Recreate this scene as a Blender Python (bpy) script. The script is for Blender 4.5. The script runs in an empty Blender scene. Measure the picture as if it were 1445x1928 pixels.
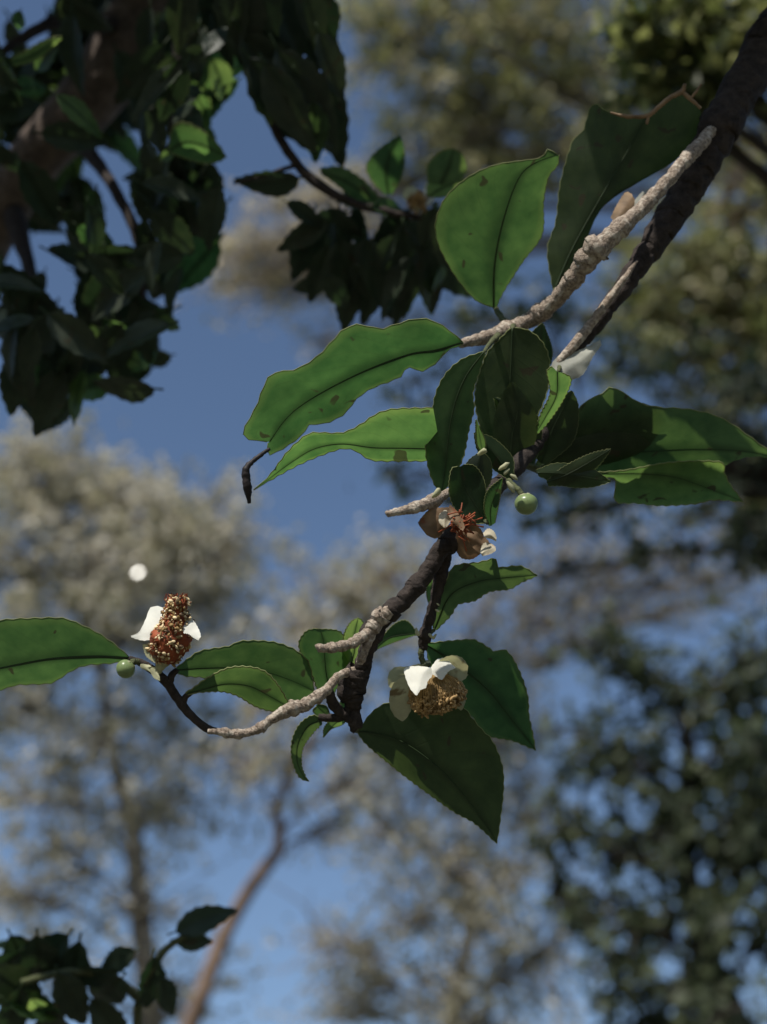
import bpy, math, random
import numpy as np
from mathutils import Vector, Matrix, noise

# ------------------------------------------------------------------ camera, sky, sun, exposure
SC = bpy.context.scene
COL = SC.collection
W0, H0, FPX = 1445.0, 1928.0, 2674.0          # photograph size and focal length in its pixels
CAM = Vector((0.0, 0.0, 1.6)); PITCH = math.radians(35)
RIGHT = Vector((1, 0, 0)); FWD = Vector((0, math.cos(PITCH), math.sin(PITCH)))
UP = Vector((0, -math.sin(PITCH), math.cos(PITCH)))
cam_d = bpy.data.cameras.new('camera'); cam = bpy.data.objects.new('camera', cam_d); COL.objects.link(cam)
cam.location = CAM; cam.rotation_euler = (math.pi / 2 + PITCH, 0, 0)
cam_d.sensor_fit = 'VERTICAL'; cam_d.sensor_height = 36.0; cam_d.lens = 36.0 * FPX / H0
cam_d.clip_start = 0.02; cam_d.clip_end = 3000
cam_d.dof.use_dof = True; cam_d.dof.focus_distance = 0.502; cam_d.dof.aperture_fstop = 8.4
SC.camera = cam

sun_dir = (RIGHT * -0.30 + UP * 0.95 + FWD * -0.12).normalized()      # towards the sun
elev = math.asin(sun_dir.z)
world = bpy.data.worlds.new('World'); SC.world = world; world.use_nodes = True
nt = world.node_tree; nt.nodes.clear()
sky = nt.nodes.new('ShaderNodeTexSky'); sky.sky_type = 'NISHITA'; sky.sun_disc = False
sky.sun_elevation = elev; sky.sun_rotation = math.atan2(sun_dir.x, sun_dir.y)
sky.air_density = 1.0; sky.dust_density = 0.3; sky.ozone_density = 2.2
bg = nt.nodes.new('ShaderNodeBackground'); bg.inputs[1].default_value = 0.106
wo = nt.nodes.new('ShaderNodeOutputWorld')
nt.links.new(sky.outputs[0], bg.inputs[0]); nt.links.new(bg.outputs[0], wo.inputs[0])
sd = bpy.data.lights.new('sun', 'SUN'); sd.energy = 4.8; sd.angle = math.radians(0.53); sd.color = (1.0, 0.95, 0.87)
sun = bpy.data.objects.new('sun', sd); COL.objects.link(sun)
sun.rotation_euler = (-sun_dir).to_track_quat('-Z', 'Y').to_euler()
SC.view_settings.view_transform = 'Standard'; SC.view_settings.look = 'None'
SC.view_settings.exposure = 0.13; SC.view_settings.gamma = 1.0
SC.cycles.use_denoising = True
SC.cycles.max_bounces = 8; SC.cycles.transparent_max_bounces = 8; SC.cycles.sample_clamp_indirect = 4.0

# ------------------------------------------------------------------ helpers
def P(u, v, d):
    """photo pixel + depth along the view axis (metres) -> world point"""
    return CAM + FWD * d + RIGHT * ((u - W0 / 2) / FPX * d) + UP * ((H0 / 2 - v) / FPX * d)

def cat(pts, n):
    """Catmull-Rom resampling, n points, even in arc length of the first two coordinates"""
    p = np.array(pts, float)
    if len(p) == 2:
        p = np.vstack([p[0], (p[0] + p[1]) / 2, p[1]])
    ext = np.vstack([2 * p[0] - p[1], p, 2 * p[-1] - p[-2]])
    out = []
    for i in range(len(p) - 1):
        a, b, c, d = ext[i:i + 4]
        for t in np.linspace(0, 1, 12, endpoint=False):
            out.append(0.5 * (2 * b + (c - a) * t + (2 * a - 5 * b + 4 * c - d) * t * t + (3 * b - a - 3 * c + d) * t ** 3))
    out.append(p[-1]); out = np.array(out)
    k = min(3, out.shape[1])
    L = np.concatenate([[0], np.cumsum(np.linalg.norm(np.diff(out[:, :k], axis=0), axis=1))])
    q = np.linspace(0, L[-1], n)
    return np.stack([np.interp(q, L, out[:, j]) for j in range(out.shape[1])], 1)

class MB:
    def __init__(self): self.v = []; self.f = []; self.m = []; self.uv = []
    def add(self, vs, fs, mi=0, uvs=None):
        o = len(self.v); self.v += [tuple(x) for x in vs]
        for f in fs: self.f.append(tuple(i + o for i in f)); self.m.append(mi)
        self.uv += uvs if uvs is not None else [(0.5, 0.5)] * len(vs)
    def build(self, name, mats, parent=None, origin=None, smooth=True):
        o = origin if origin is not None else Vector((0, 0, 0))
        me = bpy.data.meshes.new(name)
        me.from_pydata([(x[0] - o[0], x[1] - o[1], x[2] - o[2]) for x in self.v], [], self.f)
        for m in (mats if isinstance(mats, (list, tuple)) else [mats]): me.materials.append(m)
        me.polygons.foreach_set('material_index', self.m)
        me.polygons.foreach_set('use_smooth', [smooth] * len(self.f))
        uvl = me.uv_layers.new(name='UVMap')
        li = np.empty(len(me.loops), int); me.loops.foreach_get('vertex_index', li)
        uvl.data.foreach_set('uv', np.array(self.uv, float)[li].ravel())
        me.update()
        ob = bpy.data.objects.new(name, me); COL.objects.link(ob)
        if parent is not None: ob.parent = parent
        return ob

def empty(name, loc, label, catg, group=None):
    o = bpy.data.objects.new(name, None); COL.objects.link(o); o.location = loc
    o.empty_display_size = 0.05; o['label'] = label; o['category'] = catg
    if group: o['group'] = group
    return o

def tube3(mb, pts, rad, sides=10, mi=0, rough=0.0, seed=0, cap=True, nfreq=1100.0):
    """tube through world points"""
    n = len(pts); ring = []
    pts = [Vector(p) for p in pts]
    ref = None; uvs = []; L = 0
    for i in range(n):
        t = (pts[min(i + 1, n - 1)] - pts[max(i - 1, 0)])
        t = t.normalized() if t.length > 1e-9 else Vector((0, 0, 1))
        if ref is None:
            ref = t.orthogonal().normalized()
        ref = (ref - t * ref.dot(t))
        ref = ref.normalized() if ref.length > 1e-6 else t.orthogonal().normalized()
        b = t.cross(ref)
        if i: L += (pts[i] - pts[i - 1]).length
        for k in range(sides):
            a = 2 * math.pi * k / sides
            dv = ref * math.cos(a) + b * math.sin(a)
            r = rad[i]
            if rough:
                q = pts[i] + dv * r
                r *= 1 + .65 * rough * noise.noise(q * nfreq * .55 + Vector((seed * 7.1, 0, 0))) + 0.7 * rough * noise.noise(q * nfreq * 2.4 + Vector((seed, 5, 0)))
            ring.append(pts[i] + dv * r); uvs.append((L * 20, k / sides))
    fs = [(i * sides + k, i * sides + (k + 1) % sides, (i + 1) * sides + (k + 1) % sides, (i + 1) * sides + k)
          for i in range(n - 1) for k in range(sides)]
    if cap:
        fs.append(tuple(range(sides - 1, -1, -1))); fs.append(tuple((n - 1) * sides + k for k in range(sides)))
    mb.add(ring, fs, mi, uvs)

def twig(mb, path, n=40, sides=12, rough=0.10, seed=0, knots=(), mi=0):
    """path of (u, v, depth, radius in photo pixels); knots: (fraction, swelling)"""
    n = int(n * 2.2); q = cat(path, n); rg_ = random.Random(seed * 13 + 1)
    knots = list(knots) + [(rg_.random(), rg_.uniform(-.10, .20)) for _ in range(max(2, n // 13))]
    rm = float(q[:, 3].mean())
    for i in range(1, n - 1):
        q[i, 0] += rm * .22 * noise.noise(Vector((i * .33, seed * 3.1, 0))); q[i, 1] += rm * .22 * noise.noise(Vector((i * .33, seed * 3.1, 9)))
    rad = []
    for i, (u, v, d, r) in enumerate(q):
        f = i / (n - 1)
        for kf, ks in knots: r *= 1 + ks * math.exp(-((f - kf) * n / 3.6) ** 2)
        rad.append(r * d / FPX)
    tube3(mb, [P(*x[:3]) for x in q], rad, sides, mi, rough, seed)

def blob(mb, c, r, axis=None, sq=(1, 1, 1), seg=12, rings=8, rough=0.0, freq=300, mi=0, seed=0):
    """ellipsoid, optionally lumpy; axis = its long direction"""
    M = (Vector(axis).normalized().to_track_quat('Z', 'Y').to_matrix() if axis is not None else Matrix.Identity(3))
    vs = []; fs = []; c = Vector(c)
    for i in range(rings + 1):
        th = math.pi * i / rings
        for k in range(seg):
            a = 2 * math.pi * k / seg
            p = Vector((math.sin(th) * math.cos(a) * sq[0], math.sin(th) * math.sin(a) * sq[1], math.cos(th) * sq[2])) * r
            w = c + M @ p
            if rough: w = c + (M @ p) * (1 + rough * noise.noise(w * freq + Vector((seed * 3.3, 0, 0))))
            vs.append(w)
    for i in range(rings):
        for k in range(seg):
            fs.append((i * seg + k, (i + 1) * seg + k, (i + 1) * seg + (k + 1) % seg, i * seg + (k + 1) % seg))
    mb.add(vs, fs, mi)

# ------------------------------------------------------------------ materials
def mat(name):
    m = bpy.data.materials.new(name); m.use_nodes = True; m.node_tree.nodes.clear(); return m, m.node_tree

def N(t, typ, **kw):
    n = t.nodes.new(typ)
    for k, v in kw.items():
        if k.startswith('i_'):
            key = k[2:]; n.inputs[int(key) if key.isdigit() else key].default_value = v
        else: setattr(n, k, v)
    return n

def leaf_mat(name, top, trans, tw=0.5, rough=0.45, vein=0.25, nscale=180.0, spec=0.4, dark=0.45, blemish=True):
    m, t = mat(name); l = t.links.new
    uv = N(t, 'ShaderNodeUVMap'); sep = N(t, 'ShaderNodeSeparateXYZ'); l(uv.outputs[0], sep.inputs[0])
    # side veins: stripes slanting away from the midrib
    a = N(t, 'ShaderNodeMath', operation='SUBTRACT', i_1=0.5); l(sep.outputs[1], a.inputs[0])
    ab = N(t, 'ShaderNodeMath', operation='ABSOLUTE'); l(a.outputs[0], ab.inputs[0])
    ab2 = N(t, 'ShaderNodeMath', operation='MULTIPLY', i_1=0.55); l(ab.outputs[0], ab2.inputs[0])
    geo = N(t, 'ShaderNodeNewGeometry')
    nz = N(t, 'ShaderNodeTexNoise', i_Scale=nscale, i_Detail=4.0); l(geo.outputs['Position'], nz.inputs['Vector'])
    nz2 = N(t, 'ShaderNodeTexNoise', i_Scale=nscale * 0.22, i_Detail=2.0); l(geo.outputs['Position'], nz2.inputs['Vector'])
    wob = N(t, 'ShaderNodeMath', operation='MULTIPLY_ADD', i_1=0.06); l(nz2.outputs[0], wob.inputs[0]); l(sep.outputs[0], wob.inputs[2])
    ph = N(t, 'ShaderNodeMath', operation='SUBTRACT'); l(wob.outputs[0], ph.inputs[0]); l(ab2.outputs[0], ph.inputs[1])
    ps = N(t, 'ShaderNodeMath', operation='MULTIPLY', i_1=9.0); l(ph.outputs[0], ps.inputs[0])
    pp = N(t, 'ShaderNodeMath', operation='PINGPONG', i_1=0.5); l(ps.outputs[0], pp.inputs[0])
    vr = N(t, 'ShaderNodeMapRange', i_1=0.0, i_2=0.07, i_3=1.0, i_4=0.0); l(pp.outputs[0], vr.inputs[0])
    mr = N(t, 'ShaderNodeMapRange', i_1=0.0, i_2=0.03, i_3=1.0, i_4=0.0); l(ab.outputs[0], mr.inputs[0])
    vmax = N(t, 'ShaderNodeMath', operation='MAXIMUM'); l(vr.outputs[0], vmax.inputs[0]); l(mr.outputs[0], vmax.inputs[1])
    # colour
    def shade(base):
        r = N(t, 'ShaderNodeValToRGB'); e = r.color_ramp.elements
        e[0].position = 0.32; e[0].color = (base[0] * 0.54, base[1] * 0.62, base[2] * 0.6, 1)
        e[1].position = 0.68; e[1].color = (base[0] * 1.4, base[1] * 1.22, base[2] * 1.15, 1)
        mix = N(t, 'ShaderNodeMath', operation='MULTIPLY_ADD', i_1=0.5)
        l(nz.outputs[0], mix.inputs[0])
        h = N(t, 'ShaderNodeMath', operation='MULTIPLY', i_1=0.5); l(nz2.outputs[0], h.inputs[0]); l(h.outputs[0], mix.inputs[2])
        l(mix.outputs[0], r.inputs[0]); return r
    oi = N(t, 'ShaderNodeObjectInfo')
    def vary(src, vd):
        hs = N(t, 'ShaderNodeHueSaturation')
        hm = N(t, 'ShaderNodeMapRange', i_1=0.0, i_2=1.0, i_3=0.47, i_4=0.525); l(oi.outputs['Random'], hm.inputs[0]); l(hm.outputs[0], hs.inputs['Hue'])
        vm = N(t, 'ShaderNodeMapRange', i_1=0.0, i_2=1.0, i_3=1.15, i_4=0.85); l(oi.outputs['Random'], vm.inputs[0]); l(vm.outputs[0], hs.inputs['Value'])
        l(src, hs.inputs['Color'])
        mx = N(t, 'ShaderNodeMix', data_type='RGBA'); mx.inputs[7].default_value = vd
        f = N(t, 'ShaderNodeMath', operation='MULTIPLY', i_1=vein); l(vmax.outputs[0], f.inputs[0])
        l(f.outputs[0], mx.inputs[0]); l(hs.outputs[0], mx.inputs[6]); return mx.outputs[2]
    cd = vary(shade(top).outputs[0], (top[0] * 1.5, top[1] * 1.3, top[2] * 1.4, 1))
    ct = vary(shade(trans).outputs[0], (trans[0] * dark, trans[1] * dark, trans[2] * dark, 1))
    th = N(t, 'ShaderNodeMapRange', i_1=0.0, i_2=0.16, i_3=0.72, i_4=0.0, interpolation_type='SMOOTHSTEP'); l(ab.outputs[0], th.inputs[0])  # broad dark midrib band: thicker blade, plus fold shading put into the colour
    tm = N(t, 'ShaderNodeMix', data_type='RGBA'); tm.inputs[7].default_value = (trans[0] * .25, trans[1] * .28, trans[2] * .3, 1)
    l(th.outputs[0], tm.inputs[0]); l(ct, tm.inputs[6]); ct = tm.outputs[2]
    eg = N(t, 'ShaderNodeMapRange', i_1=0.40, i_2=0.5, i_3=0.0, i_4=0.55); l(ab.outputs[0], eg.inputs[0])
    em = N(t, 'ShaderNodeMix', data_type='RGBA'); em.inputs[7].default_value = (trans[0] * 2.1, trans[1] * 1.5, trans[2] * 1.4, 1)
    l(eg.outputs[0], em.inputs[0]); l(ct, em.inputs[6]); ct = em.outputs[2]
    if blemish:
        vo = N(t, 'ShaderNodeTexNoise', i_Scale=nscale * 0.9, i_Detail=1.0, i_Distortion=0.6); l(geo.outputs['Position'], vo.inputs['Vector'])
        br = N(t, 'ShaderNodeMapRange', i_1=0.695, i_2=0.73, i_3=0.0, i_4=0.8); l(vo.outputs[0], br.inputs[0])
        for which in (0, 1):
            mx = N(t, 'ShaderNodeMix', data_type='RGBA'); mx.inputs[7].default_value = (0.05, 0.04, 0.02, 1)
            l(br.outputs[0], mx.inputs[0]); l(cd if which == 0 else ct, mx.inputs[6])
            if which == 0: cd = mx.outputs[2]
            else: ct = mx.outputs[2]
    pb = N(t, 'ShaderNodeBsdfPrincipled', i_Roughness=rough); pb.inputs['Specular IOR Level'].default_value = spec
    l(cd, pb.inputs['Base Color'])
    tb = N(t, 'ShaderNodeBsdfTranslucent'); l(ct, tb.inputs[0])
    bm = N(t, 'ShaderNodeBump', i_Strength=0.3, i_Distance=0.0005)
    bh = N(t, 'ShaderNodeMath', operation='MULTIPLY_ADD', i_1=-0.25); l(vmax.outputs[0], bh.inputs[0]); l(nz.outputs[0], bh.inputs[2])
    l(bh.outputs[0], bm.inputs['Height']); l(bm.outputs[0], pb.inputs['Normal'])
    ms = N(t, 'ShaderNodeMixShader', i_0=tw); l(pb.outputs[0], ms.inputs[1]); l(tb.outputs[0], ms.inputs[2])
    o = N(t, 'ShaderNodeOutputMaterial'); l(ms.outputs[0], o.inputs[0]); return m

def thin_mat(name, c, ct, tw, rough=0.6, nscale=200, amp=0.25, spots=None, spec=0.3):
    """petals, sepals, dry flakes: diffuse + translucent with mottling"""
    m, t = mat(name); l = t.links.new
    geo = N(t, 'ShaderNodeNewGeometry')
    nz = N(t, 'ShaderNodeTexNoise', i_Scale=nscale, i_Detail=4.0); l(geo.outputs['Position'], nz.inputs['Vector'])
    def col(c):
        r = N(t, 'ShaderNodeValToRGB'); e = r.color_ramp.elements
        e[0].position = 0.3; e[0].color = tuple(x * (1 - amp) for x in c) + (1,)
        e[1].position = 0.7; e[1].color = tuple(min(1, x * (1 + amp * 0.4)) for x in c) + (1,)
        l(nz.outputs[0], r.inputs[0]); out = r.outputs[0]
        if spots:
            n2 = N(t, 'ShaderNodeTexNoise', i_Scale=nscale * 0.7, i_Detail=3.0, i_Distortion=0.5); l(geo.outputs['Position'], n2.inputs['Vector'])
            mr = N(t, 'ShaderNodeMapRange', i_1=0.6, i_2=0.68, i_3=0.0, i_4=0.8); l(n2.outputs[0], mr.inputs[0])
            mx = N(t, 'ShaderNodeMix', data_type='RGBA'); mx.inputs[7].default_value = spots + (1,)
            l(mr.outputs[0], mx.inputs[0]); l(out, mx.inputs[6]); out = mx.outputs[2]
        return out
    pb = N(t, 'ShaderNodeBsdfPrincipled', i_Roughness=rough); pb.inputs['Specular IOR Level'].default_value = spec
    l(col(c), pb.inputs['Base Color'])
    tb = N(t, 'ShaderNodeBsdfTranslucent'); l(col(ct), tb.inputs[0])
    bm = N(t, 'ShaderNodeBump', i_Strength=0.35, i_Distance=0.0005); l(nz.outputs[0], bm.inputs['Height']); l(bm.outputs[0], pb.inputs['Normal'])
    ms = N(t, 'ShaderNodeMixShader', i_0=tw); l(pb.outputs[0], ms.inputs[1]); l(tb.outputs[0], ms.inputs[2])
    o = N(t, 'ShaderNodeOutputMaterial'); l(ms.outputs[0], o.inputs[0]); return m

def bark_mat(name, c1, c2, scale=250.0, rough=0.85, dist=0.0012, lichen=None):
    m, t = mat(name); l = t.links.new
    geo = N(t, 'ShaderNodeNewGeometry')
    nz = N(t, 'ShaderNodeTexNoise', i_Scale=scale, i_Detail=6.0, i_Roughness=0.65); l(geo.outputs['Position'], nz.inputs['Vector'])
    r = N(t, 'ShaderNodeValToRGB'); e = r.color_ramp.elements
    e[0].position = 0.3; e[0].color = c1 + (1,); e[1].position = 0.68; e[1].color = c2 + (1,)
    l(nz.outputs[0], r.inputs[0]); out = r.outputs[0]
    if lichen:
        n2 = N(t, 'ShaderNodeTexNoise', i_Scale=scale * 0.35, i_Detail=4.0); l(geo.outputs['Position'], n2.inputs['Vector'])
        mr = N(t, 'ShaderNodeMapRange', i_1=0.52, i_2=0.62, i_3=0.0, i_4=0.8); l(n2.outputs[0], mr.inputs[0])
        mx = N(t, 'ShaderNodeMix', data_type='RGBA'); mx.inputs[7].default_value = lichen + (1,)
        l(mr.outputs[0], mx.inputs[0]); l(out, mx.inputs[6]); out = mx.outputs[2]
    pb = N(t, 'ShaderNodeBsdfPrincipled', i_Roughness=rough); pb.inputs['Specular IOR Level'].default_value = 0.25
    l(out, pb.inputs['Base Color'])
    bm = N(t, 'ShaderNodeBump', i_Strength=0.8, i_Distance=dist); l(nz.outputs[0], bm.inputs['Height']); l(bm.outputs[0], pb.inputs['Normal'])
    o = N(t, 'ShaderNodeOutputMaterial'); l(pb.outputs[0], o.inputs[0]); return m

def crown_mat(name, cols, trans, tw=0.3):
    """far foliage: every leaf takes its own tone from the 'tone' face attribute"""
    m, t = mat(name); l = t.links.new
    at = N(t, 'ShaderNodeAttribute', attribute_name='tone')
    def ramp(cs):
        r = N(t, 'ShaderNodeValToRGB'); r.color_ramp.interpolation = 'LINEAR'; e = r.color_ramp.elements
        while len(e) < len(cs): e.new(0.5)
        for i, c in enumerate(cs): e[i].position = i / (len(cs) - 1); e[i].color = c + (1,)
        l(at.outputs['Fac'], r.inputs[0]); return r.outputs[0]
    pb = N(t, 'ShaderNodeBsdfPrincipled', i_Roughness=0.55); pb.inputs['Specular IOR Level'].default_value = 0.35
    l(ramp(cols), pb.inputs['Base Color'])
    tb = N(t, 'ShaderNodeBsdfTranslucent'); l(ramp(trans), tb.inputs[0])
    ms = N(t, 'ShaderNodeMixShader', i_0=tw); l(pb.outputs[0], ms.inputs[1]); l(tb.outputs[0], ms.inputs[2])
    o = N(t, 'ShaderNodeOutputMaterial'); l(ms.outputs[0], o.inputs[0]); return m

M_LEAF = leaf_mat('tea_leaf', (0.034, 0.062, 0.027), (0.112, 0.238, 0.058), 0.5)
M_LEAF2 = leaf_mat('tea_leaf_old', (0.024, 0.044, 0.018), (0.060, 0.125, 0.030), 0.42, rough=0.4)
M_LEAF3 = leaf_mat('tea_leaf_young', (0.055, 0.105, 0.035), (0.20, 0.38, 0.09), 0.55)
M_LEAFD = leaf_mat('tea_leaf_shaded', (0.034, 0.050, 0.034), (0.035, 0.070, 0.022), 0.3, rough=0.5, spec=0.3)  # darker copy of the tea leaf, shade put into its colour
M_RIB = thin_mat('leaf_midrib', (0.035, 0.06, 0.022), (0.03, 0.06, 0.015), 0.25)
M_RIM = thin_mat('sunlit_leaf_margin', (0.30, 0.33, 0.14), (0.3, 0.36, 0.12), 0.35)  # pale edge colour stands in for sun catching the blade's thickness
M_DRY = thin_mat('dry_leaf_edge', (0.36, 0.24, 0.14), (0.3, 0.18, 0.08), 0.3, amp=0.5)
M_FLAKE = thin_mat('dead_leaf_flake', (0.45, 0.45, 0.38), (0.4, 0.38, 0.28), 0.35, amp=0.4)
M_DEAD = thin_mat('withered_tip', (0.035, 0.028, 0.028), (0.03, 0.02, 0.02), 0.15, amp=0.6)
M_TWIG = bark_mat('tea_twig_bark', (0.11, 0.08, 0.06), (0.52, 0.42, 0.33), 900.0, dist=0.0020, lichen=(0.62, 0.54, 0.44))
M_LIMB = bark_mat('shaded_limb_bark', (0.014, 0.011, 0.010), (0.060, 0.046, 0.039), 260.0, dist=0.002)  # dark bark, darkened further to hold the shade on unlit stems
M_STEM = bark_mat('green_stem', (0.05, 0.06, 0.03), (0.11, 0.12, 0.055), 500.0)
M_PETAL = thin_mat('white_petal', (0.86, 0.85, 0.75), (0.72, 0.69, 0.50), 0.34, amp=0.12)
M_PETAL2 = thin_mat('bruised_petal', (0.62, 0.60, 0.40), (0.50, 0.48, 0.24), 0.5, amp=0.2, spots=(0.16, 0.09, 0.03))
M_FIL = thin_mat('stamen_filament', (0.46, 0.30, 0.12), (0.40, 0.22, 0.07), 0.3, amp=0.4)
M_ANTH = thin_mat('anther', (0.44, 0.28, 0.12), (0.3, 0.15, 0.04), 0.1, amp=0.5)
M_FILR = thin_mat('withered_filament', (0.36, 0.09, 0.035), (0.25, 0.06, 0.02), 0.25, amp=0.5)
M_ANTHR = thin_mat('withered_anther', (0.84, 0.66, 0.38), (0.5, 0.3, 0.1), 0.1, amp=0.35)
M_SEPAL = thin_mat('sepal', (0.55, 0.54, 0.33), (0.35, 0.36, 0.14), 0.3, amp=0.3)
M_CREAM = thin_mat('cream_petal', (0.62, 0.55, 0.40), (0.5, 0.42, 0.26), 0.3, amp=0.35, spots=(0.34, 0.18, 0.08))
M_BROWNP = thin_mat('wilted_petal', (0.30, 0.19, 0.11), (0.26, 0.15, 0.07), 0.3, amp=0.5, spots=(0.22, 0.07, 0.03))
def bud_material():
    m = thin_mat('flower_bud', (0.19, 0.25, 0.105), (0.2, 0.3, 0.1), 0.0, rough=0.3, amp=0.25, nscale=260)
    return m
M_BUD = bud_material()

# ------------------------------------------------------------------ ground
m, t = mat('forest_floor'); l = t.links.new
geo = N(t, 'ShaderNodeNewGeometry')
nz = N(t, 'ShaderNodeTexNoise', i_Scale=1.7, i_Detail=8.0); l(geo.outputs['Position'], nz.inputs['Vector'])
r = N(t, 'ShaderNodeValToRGB'); r.color_ramp.elements[0].color = (0.055, 0.055, 0.04, 1); r.color_ramp.elements[1].color = (0.14, 0.135, 0.095, 1)
l(nz.outputs[0], r.inputs[0]); pb = N(t, 'ShaderNodeBsdfPrincipled', i_Roughness=0.95); l(r.outputs[0], pb.inputs['Base Color'])
o = N(t, 'ShaderNodeOutputMaterial'); l(pb.outputs[0], o.inputs[0]); M_GROUND = m
g = MB(); n = 61; ext = 600.0
axis = [math.copysign(abs(x) ** 2.2, x) * ext for x in np.linspace(-1, 1, n)]
gv = [(x, y, 0.25 * noise.noise(Vector((x * 0.11, y * 0.11, 0))) * min(1, (x * x + y * y) / 30)) for y in axis for x in axis]
g.add(gv, [(j * n + i, j * n + i + 1, (j + 1) * n + i + 1, (j + 1) * n + i) for j in range(n - 1) for i in range(n - 1)])
go = g.build('ground', M_GROUND); go['kind'] = 'structure'

# ------------------------------------------------------------------ far trees
def far_tree(name, label, trunk, clumps, fmat, bmat, leaf=0.09, density=1.0, seed=1, twigs=14, twig_r=0.008, glint=None, tone=(0.0, 1.0), leaf_var=0.5, spread=0.26, loose=0.3):
    """trunk: list of (u, v, depth, radius m), bottom first; clumps: (u, v, depth, ru, rv in photo px, n leaves)"""
    rng = np.random.default_rng(seed); rnd = random.Random(seed)
    w = [(P(u, v, d), r) for u, v, d, r in trunk]
    foot = Vector((w[0][0].x, w[0][0].y, 0.0))
    root = empty(name, foot, label, 'tree', 'trees in the woodland behind')
    path = [(foot - Vector((0, 0, 0.1)), w[0][1] * 1.5), (foot.lerp(w[0][0], 0.5), w[0][1] * 1.15)] + w
    arr = cat([(p.x, p.y, p.z, r) for p, r in path], 48)
    tb = MB()
    tube3(tb, [Vector(a[:3]) for a in arr], list(arr[:, 3]), 10, 0, 0.12, seed, nfreq=2.5)
    verts = []; tones = []
    for ci, (u, v, d, ru, rv, nl, *tq) in enumerate(clumps):
        c = P(u, v, d); ax = ru * d / FPX; ay = rv * d / FPX; az = (ax + ay) * 0.5
        # limb from the trunk to this clump
        low = [a for a in arr if a[2] < c.z - 0.15 * (c - Vector(arr[-1][:3])).length] or [arr[len(arr) // 2]]
        st = min(low, key=lambda a: (Vector(a[:3]) - c).length + 0.25 * abs(a[2] - c.z))
        s = Vector(st[:3]); mid = s.lerp(c, 0.5) + Vector((0, 0, 0.10 * (c - s).length)) + Vector((rnd.uniform(-1, 1), rnd.uniform(-1, 1), 0)) * 0.06 * (c - s).length
        r0 = min(st[3] * 0.6, 0.012 + 0.012 * (c - s).length)
        q = cat([tuple(s) + (r0,), tuple(mid) + (r0 * 0.6,), tuple(c) + (r0 * 0.25,)], 10)
        tube3(tb, [Vector(a[:3]) for a in q], list(q[:, 3]), 5, 0, cap=False)
        centres = []
        for k in range(twigs):
            dv = Vector((rnd.gauss(0, 1) * ax, rnd.gauss(0, 1) * az, rnd.gauss(0, 1) * ay)) * 0.75
            b0 = Vector(q[rnd.randrange(5, 10)][:3]); e = c + dv
            m1 = b0.lerp(e, 0.5) + Vector((rnd.uniform(-1, 1), rnd.uniform(-1, 1), rnd.uniform(-0.3, 1))) * 0.12 * (e - b0).length
            qq = cat([tuple(b0), tuple(m1), tuple(e)], 5)
            tube3(tb, [Vector(a) for a in qq], list(np.linspace(twig_r, twig_r * 0.35, 5)), 3, 0, cap=False)
            centres.append((e, rnd.random()))
            centres.append((Vector(qq[3]), rnd.random()))
        if not centres: centres = [(c, 0.5)]
        nn = int(nl * density)
        ids = rng.integers(0, len(centres), nn)
        C = np.array([tuple(x[0]) for x in centres])[ids]; T = np.array([x[1] for x in centres])[ids]
        sp = spread * np.array([ax, az, ay])
        pos = C + rng.normal(0, 1, (nn, 3)) * sp * np.where(rng.random(nn) < loose, 3.2, 1.0)[:, None]
        a = rng.normal(0, 1, (nn, 3)); a[:, 2] -= 0.4; a /= np.linalg.norm(a, axis=1)[:, None]
        b = np.cross(a, rng.normal(0, 1, (nn, 3)) + np.array(sun_dir) * .9); b /= np.linalg.norm(b, axis=1)[:, None]
        nrm = np.cross(a, b)
        ln = leaf * (1 + leaf_var * rng.uniform(-1, 1, nn))[:, None]
        verts.append(np.stack([pos, pos + a * ln * 0.5 + b * ln * 0.26 + nrm * ln * .07, pos + a * ln, pos + a * ln * 0.5 - b * ln * 0.26 + nrm * ln * .07], 1))
        tones.append(np.clip(tone[0] + (tone[1] - tone[0]) * (0.78 * T + 0.22 * rng.random(nn)) + (tq[0] if tq else 0), 0, 1))
    tb.build('trunk', bmat, root, origin=foot)
    V = np.concatenate(verts) - np.array(foot); T = np.concatenate(tones); n = len(V)
    me = bpy.data.meshes.new('crown'); me.vertices.add(n * 4); me.vertices.foreach_set('co', V.reshape(-1))
    me.loops.add(n * 4); me.loops.foreach_set('vertex_index', np.arange(n * 4))
    me.polygons.add(n); me.polygons.foreach_set('loop_start', np.arange(n) * 4); me.polygons.foreach_set('loop_total', np.full(n, 4))
    me.update(calc_edges=True); me.materials.append(fmat)
    at = me.attributes.new('tone', 'FLOAT', 'FACE'); at.data.foreach_set('value', T)
    co = bpy.data.objects.new('crown', me); COL.objects.link(co); co.parent = root; co['kind'] = 'stuff'
    if glint:
        # one shiny leaf added and turned to mirror the sun at the camera
        u, v, d, size = glint; c = P(u, v, d); h = (sun_dir + (CAM - c).normalized()).normalized(); x = h.orthogonal().normalized(); y = h.cross(x)
        gb = MB(); pts = [c + (x * math.cos(k * math.pi / 6) * 1.2 + y * math.sin(k * math.pi / 6) * .85) * size for k in range(12)]
        gb.add(pts, [tuple(range(12))]); gb.build('glint_leaf', M_GLOSS, root, origin=foot)
    return root, foot

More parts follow.
